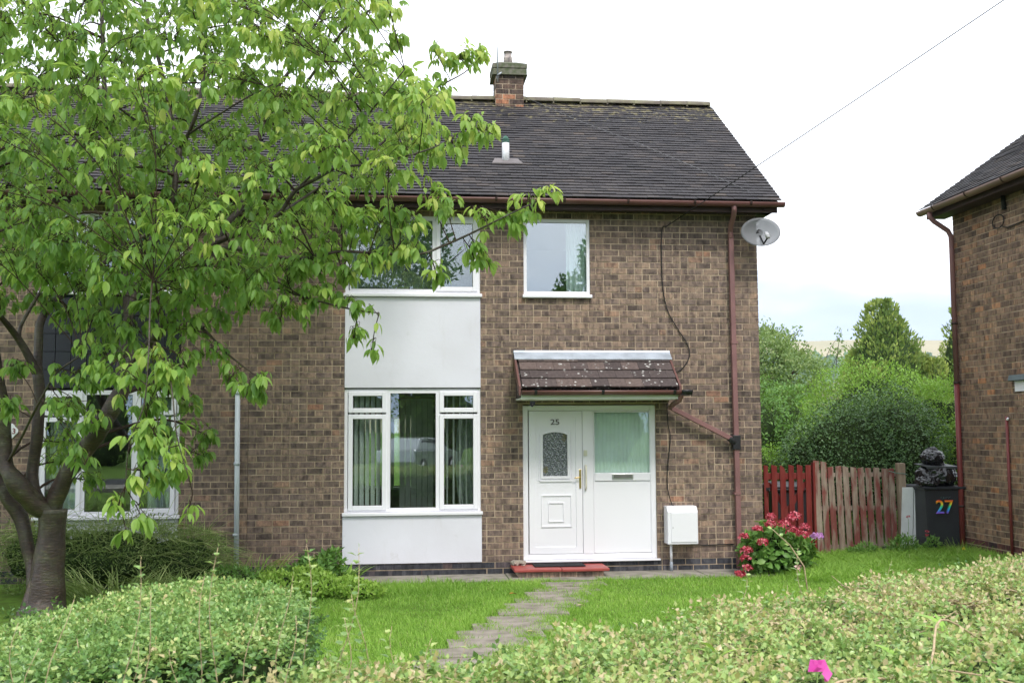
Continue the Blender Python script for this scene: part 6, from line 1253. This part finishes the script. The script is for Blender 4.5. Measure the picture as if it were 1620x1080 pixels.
# fake bold: doubled strokes
for v in t27.data.vertices: v.co.y += -.0*v.co.z
mb = MB(); mb.smooth = True; mb.tube([(7.66+.012*k+.012*math.sin(k*2.2), .452, .885+.018*math.sin(k*1.7)) for k in range(13)], .003, 5); mb.build('handwriting', simple('teal_scrawl', (.06, .12, .13), .5, .3), wb)
def bag(name, c, rx, ry, rz_, seed, label, parent=None):
    bm = bmesh.new(); bmesh.ops.create_icosphere(bm, subdivisions=6, radius=1)
    kn = Vector((.1, -.1, 1)).normalized()
    for v in bm.verts:
        u = v.co.normalized(); t = max(0, u.dot(kn)); ph = math.atan2(u.y, u.x)
        s = 1+.10*noise.noise(u*1.8+Vector((seed, 0, 0)))+.05*noise.noise(u*5+Vector((0, seed, 0)))
        cr = noise.noise(Vector((u.x*4, u.y*4, u.z*2.0+seed))); s += .022*(1-abs(cr)*3 if abs(cr) < .33 else 0)
        cr2 = noise.noise(Vector((u.x*9+seed, u.y*9, u.z*6))); s += .10*t*(1-abs(math.sin(ph*7+2*noise.noise(u*3)))*1.0)*(1-t*.5)
        s += .05*t**2*math.sin(ph*13+seed)+(.22*max(0, t-.93)/.07)
        z = u.z*s; z = z if z > -.75 else -.75+(z+.75)*.2
        v.co = Vector((u.x*s*rx, u.y*s*ry, z*rz_))+Vector(c)-Vector(c)
    me = bpy.data.meshes.new(name); bm.to_mesh(me); bm.free(); me.materials.append(M_bag)
    for p in me.polygons: p.use_smooth = True
    o = link(name, me, None, c); return tag(o, label, 'bin bag')
bag('bin_bag', (7.73, .70, 1.17), .28, .27, .19, 1, 'large shiny black bin bag under the open lid of the bin')
bag('bin_bag', (7.56, .62, 1.10), .16, .2, .10, 7, 'flattened black bin bag sagging over the left rim of the bin')
bag('bin_bag', (7.70, .72, 1.44), .165, .17, .125, 4, 'small black bin bag on top of the lid, topmost of the heap')
bin_('wheelie_bin', 6.15, 2.4, 0.0, 'black wheelie bin glimpsed behind the gate', lid=True)
# small black lump at the foot of the fence
mb = MB(); mb.smooth = True; mb.lathe((7.02, .80, .10), [(.001, 0), (.09, .01), (.11, .05), (.08, .08), (.001, .09)], 16); tag(mb.build('plant_pot', M_black, None, (7.02, .8, .10)), 'small black plastic dish at the foot of the fence', 'dish')
# weeds by fence
for (x, y, r_, h_, lb) in ((7.15, .55, .22, .25, 'green weeds at the foot of the fence by the white board'), (6.6, .65, .22, .10, 'low weeds in front of the middle of the slatted fence'), (7.50, .45, .10, .22, 'weed with tiny red flowers in front of the white board'), (8.33, -.25, .10, .16, 'small weed beside the red drainpipe')):
    bush('weed_clump', [(x, y, .1+h_*.4, r_, r_*.7, h_*.7)], 900 if r_ > .15 else 350, T_fine, .05, M_hyd, lb, cat='weeds', tone0=.5, core=False, up=.8, wmul=1.6, rough=.5)
tuft('tall_grass', 7.75, .20, .25, 40, .45, 'tall dry grass stems in front of the wheelie bin', M_grass, z=.08, tone=.85, W=.05)
mbf = thing('yellow_flower', (7.80, .12, .10), 'tiny yellow flower in front of the wheelie bin', 'flower'); blossom('petals', (7.80, .12, .20), 14, .018, .03, M_yellow, mbf, seed=9)
mb = MB(); mb.tube([(7.80, .12, .05), (7.80, .12, .2)], .003, 5); mb.build('stem', M_bright_stem, mbf)
for (x, z) in ((7.22, .45), (7.45, .38), (7.47, .33)): pass
vf = thing('red_valerian', (7.20, .5, .1), 'thin stems with little red flowers beside the fence slats', 'flower')
for i, h in enumerate(((7.20, .5, .62), (7.43, .42, .42), (7.43, .42, .37))): blossom('flower_head', h, 30, .022, .018, M_petal, vf, seed=70+i)
mb = MB(); mb.tube([(7.2, .5, .05), (7.2, .5, .6)], .003, 5); mb.tube([(7.43, .42, .05), (7.43, .42, .4)], .003, 5); mb.build('stem', M_bright_stem, vf)

# ================================================================== garden hedge and trees behind
bush('clipped_garden_hedge', [(7.35, 2.8, 1.28, 1.0, .8, 1.12), (8.1, 3.0, 1.42, 1.0, .9, 1.16), (6.9, 3.0, 1.05, .7, .7, .95)], 26000, T_oval, .045, M_laurel, 'dark rounded evergreen hedge behind the slatted fence', cat='hedge', up=.2, rough=.12, wmul=1.2, tone0=.4)
bush('green_hedge', [(8.6, 4.6, 1.65, 1.6, 1.0, 1.45), (9.7, 4.0, 1.45, 1.0, 1.0, 1.35), (9.6, 2.6, 1.2, .7, .8, 1.2)], 38000, T_oval, .05, M_bright, 'bright green hedge behind the dark one by the corner of house 27', cat='hedge', up=.5, rough=.2, wmul=1.1)
bush('green_bush', [(6.3, 3.6, .8, .8, .7, .8), (5.7, 4.2, .9, .8, .8, 1.0)], 11000, T_oval, .05, M_bright, 'mid green bush behind the picket gate', up=.4, tone0=.3)
bush('broadleaf_bush', [(6.9, 7.5, 1.6, 1.2, 1.0, 1.6), (8.2, 8.0, 1.3, 1.2, 1.0, 1.5)], 12000, T_oval, .08, M_hyd, 'leafy bush between the house corner and the dark hedge', up=.4, tone0=.35)
def tree_trunk(root, x, y, h, r_, limbs=6, spread=1.5, seed=0):
    rr = random.Random(seed); mb = MB(); mb.smooth = True; mb.tube([(x, y, -.3), (x, y, h*.35), (x+.1, y, h*.7)], [r_, r_*.8, r_*.35], 8)
    for k in range(limbs):
        a = rr.uniform(0, 6.28); z = h*rr.uniform(.25, .6); L = spread*rr.uniform(.6, 1); 
        mb.tube([(x, y, z), (x+math.cos(a)*L*.5, y+math.sin(a)*L*.5, z+h*.15), (x+math.cos(a)*L, y+math.sin(a)*L, z+h*.24)], [r_*.35, r_*.22, .01], 6)
    mb.build('trunk', M_twig, root)
def loose_tree(name, x, y, h, r_, n, mat, label, size, seed, tone0=.5, wispy=0, group=None):
    rr = random.Random(seed); ells = []
    for k in range(11):
        a = rr.uniform(0, 6.28); q = r_*rr.uniform(.1, .65); z = h*rr.uniform(.35, .85); s = r_*rr.uniform(.3, .5)*(1.2-.5*z/h)
        ells.append((x+math.cos(a)*q, y+math.sin(a)*q, z, s, s, s*.8))
    root = bush(name, ells, n, T_oval, size, mat, label, cat='tree', base=(x, y, 0), core=False, rough=.45, tone0=tone0, lit=.3, group=group)
    tree_trunk(root, x, y, h, .12*r_/1.5, 10, r_*.7, seed)
    if wispy:
        mb = MB(); mb.smooth = True; P = []; 
        for k in range(wispy):
            a = rr.uniform(0, 6.28); q = r_*rr.uniform(0, .8); b = Vector((x+math.cos(a)*q, y+math.sin(a)*q*.6, h*.72)); e = b+Vector((rr.uniform(-.1, .7), rr.uniform(-.3, .3), rr.uniform(.5, 1.0)))*r_*.5
            mb.tube([b, b.lerp(e, .5)+Vector((0, 0, .1)), e], [.009, .007, .004], 4)
            for t in range(44): P.append(tuple(b.lerp(e, rr.uniform(.2, 1.02))+Vector((rr.gauss(0, .07), rr.gauss(0, .07), rr.gauss(0, .07)))))
        mb.build('branches', M_twig, root); P = np.array(P); m = len(P)
        leafmesh('outer_sprays', [inst(T_oval, P, rdir(m), rdir(m), size*rng.uniform(.7, 1.1, m), .5+rng.normal(size=m)*.2)], mat, root)
    return root
loose_tree('apple_tree', 9.25, 12.0, 4.6, 2.3, 26000, M_willow, 'loose grey-green tree with wispy top shoots right of the house corner', .095, 3, wispy=26)
loose_tree('garden_tree', 7.6, 11.0, 3.7, 1.6, 9000, M_willow, 'small yellowish tree close to the house corner', .09, 5, tone0=.65)
def conifer(x, y, h, r_, n, label, seed, group=None, mat=M_conifer):
    rr = random.Random(seed); root = thing('conifer', (x, y, 0), label, 'tree', group)
    # several ascending plumes
    plumes = [(x, y, h, r_*.8)]+[(x+math.cos(a)*r_*q, y+math.sin(a)*r_*q, h*(1.02-.55*q)*zz, r_*rr.uniform(.30, .45)) for a, q, zz in [(rr.uniform(0, 6.28), rr.uniform(.25, .75), rr.uniform(.75, 1.0)) for _ in range(15)]]
    P = []; D = []; T_ = []
    w_ = np.array([p[2]*p[3] for p in plumes]); w_ /= w_.sum()
    for (px_, py_, hh, rr_), ww in zip(plumes, w_):
        m = int(n*ww); t = rng.random(m)**.8; z = hh*t; prof = np.minimum(1, (t+.02)*4)*(1-t)**.54*1.1; a = rng.uniform(0, 6.28, m); q = rr_*prof*(1-np.abs(rng.normal(size=m))*.12)
        p_ = np.c_[px_+q*np.cos(a), py_+q*np.sin(a), z]; nz_ = fbm(p_, 1.8, seed); p_[:, :2] += (np.c_[np.cos(a), np.sin(a)])*(nz_*.28*rr_)[:, None]
        P.append(p_); D.append(np.c_[np.cos(a)*.55, np.sin(a)*.55, np.full(m, 1.0)]+rng.normal(size=(m, 3))*.25); T_.append(.5+.35*nz_+.12*t+rng.normal(size=m)*.12)
    P = np.concatenate(P); D = np.concatenate(D); T_ = np.concatenate(T_)
    leafmesh('foliage', [inst(T_oval, P, D, D+rdir(len(P))*1.2, rng.uniform(.10, .20, len(P)), T_, W=.13)], mat, root)
    mb = MB(); mb.smooth = True
    for (px_, py_, hh, rr_) in plumes: mb.lathe((px_, py_, 0), [(rr_*.2, 0), (rr_*.75, hh*.12), (rr_*.72, hh*.4), (rr_*.5, hh*.7), (rr_*.18, hh*.9), (.01, hh*.97)], 12)
    mb.build('inner_foliage', M_core, root); tree_trunk(root, x, y, h*.3, .2, 0); return root
conifer(16.95, 22, 6.25, 2.5, 42000, 'broad golden-green conifer standing above the garden hedges', 5)
conifer(19.6, 22, 6.0, 1.1, 9000, 'narrow golden conifer half hidden by the drainpipe of house 27', 8)
loose_tree('far_tree', 29.5, 38, 8.6, 3.6, 9000, M_autumn, 'tan far-off tree between the two conifers', .22, 9)
loose_tree('far_tree', 25.5, 46, 4.6, 3.6, 7000, M_autumn, 'low brownish far-off tree left of the broad conifer', .22, 10, tone0=.35)
loose_tree('far_tree', 17.5, 40, 5.5, 4, 7000, M_willow, 'grey-green far-off tree behind the loose tree', .2, 12, tone0=.3)
# ================================================================== far hills
def hills():
    mb = MB(); mb.smooth = True; xs = np.linspace(-1600, 2600, 150); V = []; prof = [(500, 0), (800, 12), (1100, 40), (1350, 84), (1500, 106), (1650, 116), (1900, 118), (2300, 60)]
    for x in xs:
        for (y, z) in prof: V.append((x, y, -2+1.24*z*(.93+.10*math.sin(x*.0021+1.2)+.03*math.sin(x*.009))+(noise.noise(Vector((x*.006, y*.006, 0)))*6 if z > 5 else 0)))
    n = len(prof); mb.mesh(V, [(i*n+j, (i+1)*n+j, (i+1)*n+j+1, i*n+j+1) for i in range(len(xs)-1) for j in range(n-1)])
    tag(mb.build('moorland_hill', M_moor), kind='structure')
    # wooded slope in front
    m = 26000; x = rng.uniform(200, 900, m); y = rng.uniform(760, 1240, m); h = np.interp(y, [500, 800, 1100, 1350], [-2, 13, 47, 100]); 
    P = np.c_[x, y, h+rng.uniform(0, 9, m)]
    o = leafmesh('far_wood', [inst(T_oval, P, rdir(m), rdir(m), rng.uniform(6, 13, m), .4+rng.normal(size=m)*.2, W=14)], M_laurel); tag(o, 'dark far-off wood below the pale moor', 'wood', kind='stuff')
hills()
# ================================================================== lawn
LAWN = [(-2.2, -.8), (-.5, -.74), (1.45, -.70), (1.84, -.85), (.07, -5.6), (-.2, -6.6), (-3.2, -6.8)]
LAWN2 = [(2.75, -.70), (4.9, -.72), (4.95, .9), (8.0, .9), (8.05, -6.8), (.9, -6.8), (.66, -5.6), (2.44, -.95)]
def grass(name, poly, n, hmin, hmax, label, seed, tone=.5):
    g = np.random.default_rng(seed); lo = np.min(poly, 0); hi = np.max(poly, 0); Q = g.uniform(lo, hi, (n*3, 2)); Q = Q[in_poly(Q, poly)][:n]
    e = edge_dist(Q, poly); Q += g.normal(size=Q.shape)*.025
    nz_ = np.array([noise.fractal(Vector((q[0]*1.3, q[1]*1.3, seed)), 1, 2, 3) for q in Q]); z = np.array([gh(q[0], q[1]) for q in Q])
    h = .8*g.uniform(hmin, hmax, len(Q))*(1+.5*nz_)*(1+.55*np.exp(-e/.12)); h[Q[:, 0] > 5.2] *= 1.9; h[(Q[:, 0] < .8) & (Q[:, 1] > -1.8)] *= 1.35
    a = g.uniform(0, 6.28, len(Q)); lean = g.uniform(.1, .75, len(Q))
    D = np.c_[np.cos(a)*lean, np.sin(a)*lean, np.ones(len(Q))]; U = np.c_[-np.cos(a), -np.sin(a), lean]
    t = tone+.30*nz_+.25*np.array([noise.noise(Vector((q[0]*.7, q[1]*.9, seed+4))) for q in Q])+g.normal(size=len(Q))*.14; t = np.where(g.random(len(Q)) < .03, .97, t)
    o = leafmesh(name, [inst(T_blade, np.c_[Q, z-.005], D, U, h, t, W=g.uniform(.004, .008, len(Q)))], M_grass, smooth=False); tag(o, label, 'grass', kind='stuff')
grass('lawn_grass', LAWN, 90000, .04, .08, 'short bright lawn left of the slab path', 5)
grass('lawn_grass', LAWN2, 150000, .04, .085, 'bright lawn right of the slab path, rougher towards the fence', 6)
m = 9000; X_ = rng.uniform(5.0, 8.0, m); Y_ = rng.uniform(-1.4, .9, m); kp = (Y_ > -1.2+.9*np.sin(X_*2.1)) | (rng.random(m) < .25); X_ = X_[kp]; Y_ = Y_[kp]; m = len(X_)
Pz = np.array([gh(x, y) for x, y in zip(X_, Y_)]); a_ = rng.uniform(0, 6.28, m)
tag(leafmesh('rough_grass', [inst(T_strap, np.c_[X_, Y_, Pz], np.c_[np.cos(a_)*.6, np.sin(a_)*.6, np.ones(m)], np.c_[-np.cos(a_), -np.sin(a_), np.full(m, .6)], rng.uniform(.08, .22, m), .55+rng.normal(size=m)*.15, W=.11)], M_grass, smooth=False), 'long rough grass in front of the fence and bin', 'grass', kind='stuff')
# grass creeping over the edges and joints of the path slabs
P = []; 
for i in range(nS+1):
    c = p0+d_path*(i/nS) if False else p0+(p1-p0)*(i/nS)
    wj = .13 if i in (1, 3, 5, 6, 8) else .035
    for k in range(900 if wj > .05 else 350): P.append((c.x+rng.uniform(-.40, .40), c.y+rng.normal()*wj, .008))
    for k in range(650): P.append((c.x+rng.choice([-.37, .37])+rng.normal()*.07, c.y+rng.uniform(-.22, .22), .014))
P = np.array(P); m = len(P); keep = rng.random(m) < np.clip(.6+.8*np.sin(P[:, 0]*9+P[:, 1]*5), .15, 1); P = P[keep]; m = len(P)
tag(leafmesh('joint_grass', [inst(T_blade, P, np.c_[rng.normal(size=m)*.5, rng.normal(size=m)*.5, np.ones(m)], rdir(m), rng.uniform(.025, .07, m), .55+rng.normal(size=m)*.2, W=.006)], M_grass, smooth=False), 'grass and moss in the joints of the path slabs', 'grass', kind='stuff')
# back garden grass seen through the gate
mb = MB()
tag(leafmesh('back_lawn_grass', [inst(T_blade, np.c_[rng.uniform(4.9, 8, 14000), rng.uniform(1.2, 3.2, 14000), np.zeros(14000)], np.c_[rng.normal(size=(14000, 2))*.4, np.ones(14000)], rdir(14000), rng.uniform(.05, .12, 14000), rng.uniform(.5, .8, 14000), W=.01)], M_grass, smooth=False), 'bright grass seen through the gate', 'grass', kind='stuff')
# fallen yellow leaves
for i, (x, y) in enumerate(((1.28, -2.0), (1.9, -2.9), (1.2, -4.3))):
    o = leafmesh('fallen_leaf', [inst(T_cherry, np.array([[x, y, .05]]), np.array([[1, .4, .1]]), np.array([[0, 0, 1.]]), .11, 1.0)], simple('orange_dead_leaf', (.5, .22, .04), .7, .2) if i == 0 else M_privet, None, (x, y, .04))
    tag(o, ['orange fallen leaf on the lawn edge left of the path', 'pale fallen leaf on the lawn right of the path', 'pale fallen leaf on the nearest path slabs'][i], 'leaf')

# ================================================================== across the road (seen only in the window panes)
for i, (x, y, h, r_) in enumerate(((-9, -44, 15, 6), (.5, -42, 15, 4.6), (10.8, -42, 13.2, 2.6), (17, -45, 13, 4.5), (-20, -44, 13, 6), (26, -46, 12, 5))):
    loose_tree('street_tree', x, y, h, r_, 5000, M_laurel, ['tree across the road behind the camera, far left', 'tree across the road directly opposite the house', 'tree across the road, right of the opposite one', 'tall tree across the road reflected upstairs', 'tree across the road at the left end', 'tree across the road at the right end'][i], .34, 20+i)
bush('roadside_hedge', [(x, -38, 2.0, 2.6, 1.2, 3.0) for x in range(-22, 34, 4)], 30000, T_oval, .14, M_bright, 'long green hedge across the road behind the camera', cat='hedge')
def car():
    x, y, z = .0, .0, .0
    z = .0; root = thing('parked_car', (0, 0, 0), 'silver hatchback parked across the road, reflected in the downstairs window', 'car')
    prof = [(-2.0, .35), (-2.03, .62), (-1.95, .80), (-1.1, .95), (-.45, 1.38), (.3, 1.46), (1.2, 1.42), (1.75, 1.05), (2.0, .95), (2.05, .5), (1.98, .30), (-1.9, .28)]
    mb = MB(); mb.prism([p for p in prof if p[1] < 1.0]+[], lambda p, t: (x+p[0], y+t, z+p[1]), -.85, .85); mb.build('body', M_car, root, bevel=.08)
    mb = MB(); V = [(-1.15, .94), (-.45, 1.36), (.3, 1.45), (1.2, 1.41), (1.8, .96)]
    mb.mesh([(x+a, y+s*(.82 if b < 1 else .66), z+b) for s in (-1, 1) for a, b in V], [(4, 3, 2, 1, 0), (5, 6, 7, 8, 9)]+[(i, i+1, i+6, i+5) for i in range(4)]); mb.build('cabin', M_car, root, bevel=.05)
    for s in (-1, 1):
        mb = MB(); mb.mesh([(x+a, y+s*b, z+c) for a, b, c in ((-.95, .80, .98), (-.40, .695, 1.30), (.2, .69, 1.34), (.2, .80, .98))]+[(x+a, y+s*b, z+c) for a, b, c in ((.28, .80, .98), (.28, .69, 1.34), (1.1, .695, 1.32), (1.5, .80, 1.0))], [(0, 1, 2, 3), (4, 5, 6, 7)]); mb.build('side_window', M_black, root)
        for wx in (-1.3, 1.3):
            mb = MB(); mb.smooth = True; mb.tube([(x+wx, y+s*.70, z+.31), (x+wx, y+s*.875, z+.31)], .31, 24); wl = mb.build('wheel', M_rubber, root)
            mb = MB(); mb.smooth = True; mb.tube([(x+wx, y+s*.875, z+.31), (x+wx, y+s*.885, z+.31)], .19, 20); mb.build('rim', M_chrome, wl)
        mb = MB(); mb.box(x-2.02, x-1.9, y+s*.55-.15, y+s*.55+.15, z+.62, z+.76); mb.build('headlight', M_glass, root, bevel=.02)
    root.location = (.95, -30, .13); root.rotation_euler = (0, 0, R(118))
car()

# ================================================================== air
def haze():
    mb = MB(); mb.box(-1700, 2700, -420, 2420, -20, 185)
    m, n = newmat('haze_air'); v = N(n, 'ShaderNodeVolumePrincipled', ins={'Color': (.80, .88, 1, 1), 'Density': .00016, 'Anisotropy': .0})
    o = N(n, 'ShaderNodeOutputMaterial'); n.links.new(v.outputs[0], o.inputs['Volume'])
    tag(mb.build('haze', m), 'thin pale haze over the far moor', 'haze', kind='stuff')
haze()
# ================================================================== groups of look-alikes
GR = {'semi_detached_house': 'pair of attached brick houses', 'vertical_blind': 'vertical blinds in the living room', 'curtain': 'curtains at the windows', 'net_curtain': 'net curtains at the windows', 'privet_hedge': 'privet hedges at the front of the garden',
      'bladed_weed': 'bladed weeds in the front hedge', 'leafy_plant': 'leafy plants in the left border', 'grassy_clump': 'grassy clumps in the left border', 'white_board': 'white boards beside the bin', 'bin_bag': 'black bags heaped on the bin',
      'wheelie_bin': 'wheelie bins', 'weed_clump': 'weeds along the fence', 'conifer': 'golden conifers behind the hedges', 'far_tree': 'far-off trees', 'street_tree': 'trees across the road', 'fallen_leaf': 'fallen leaves'}
for o in scene.objects:
    k = o.name.split('.')[0]
    if o.parent is None and 'category' in o and k in GR and 'group' not in o: o['group'] = GR[k]
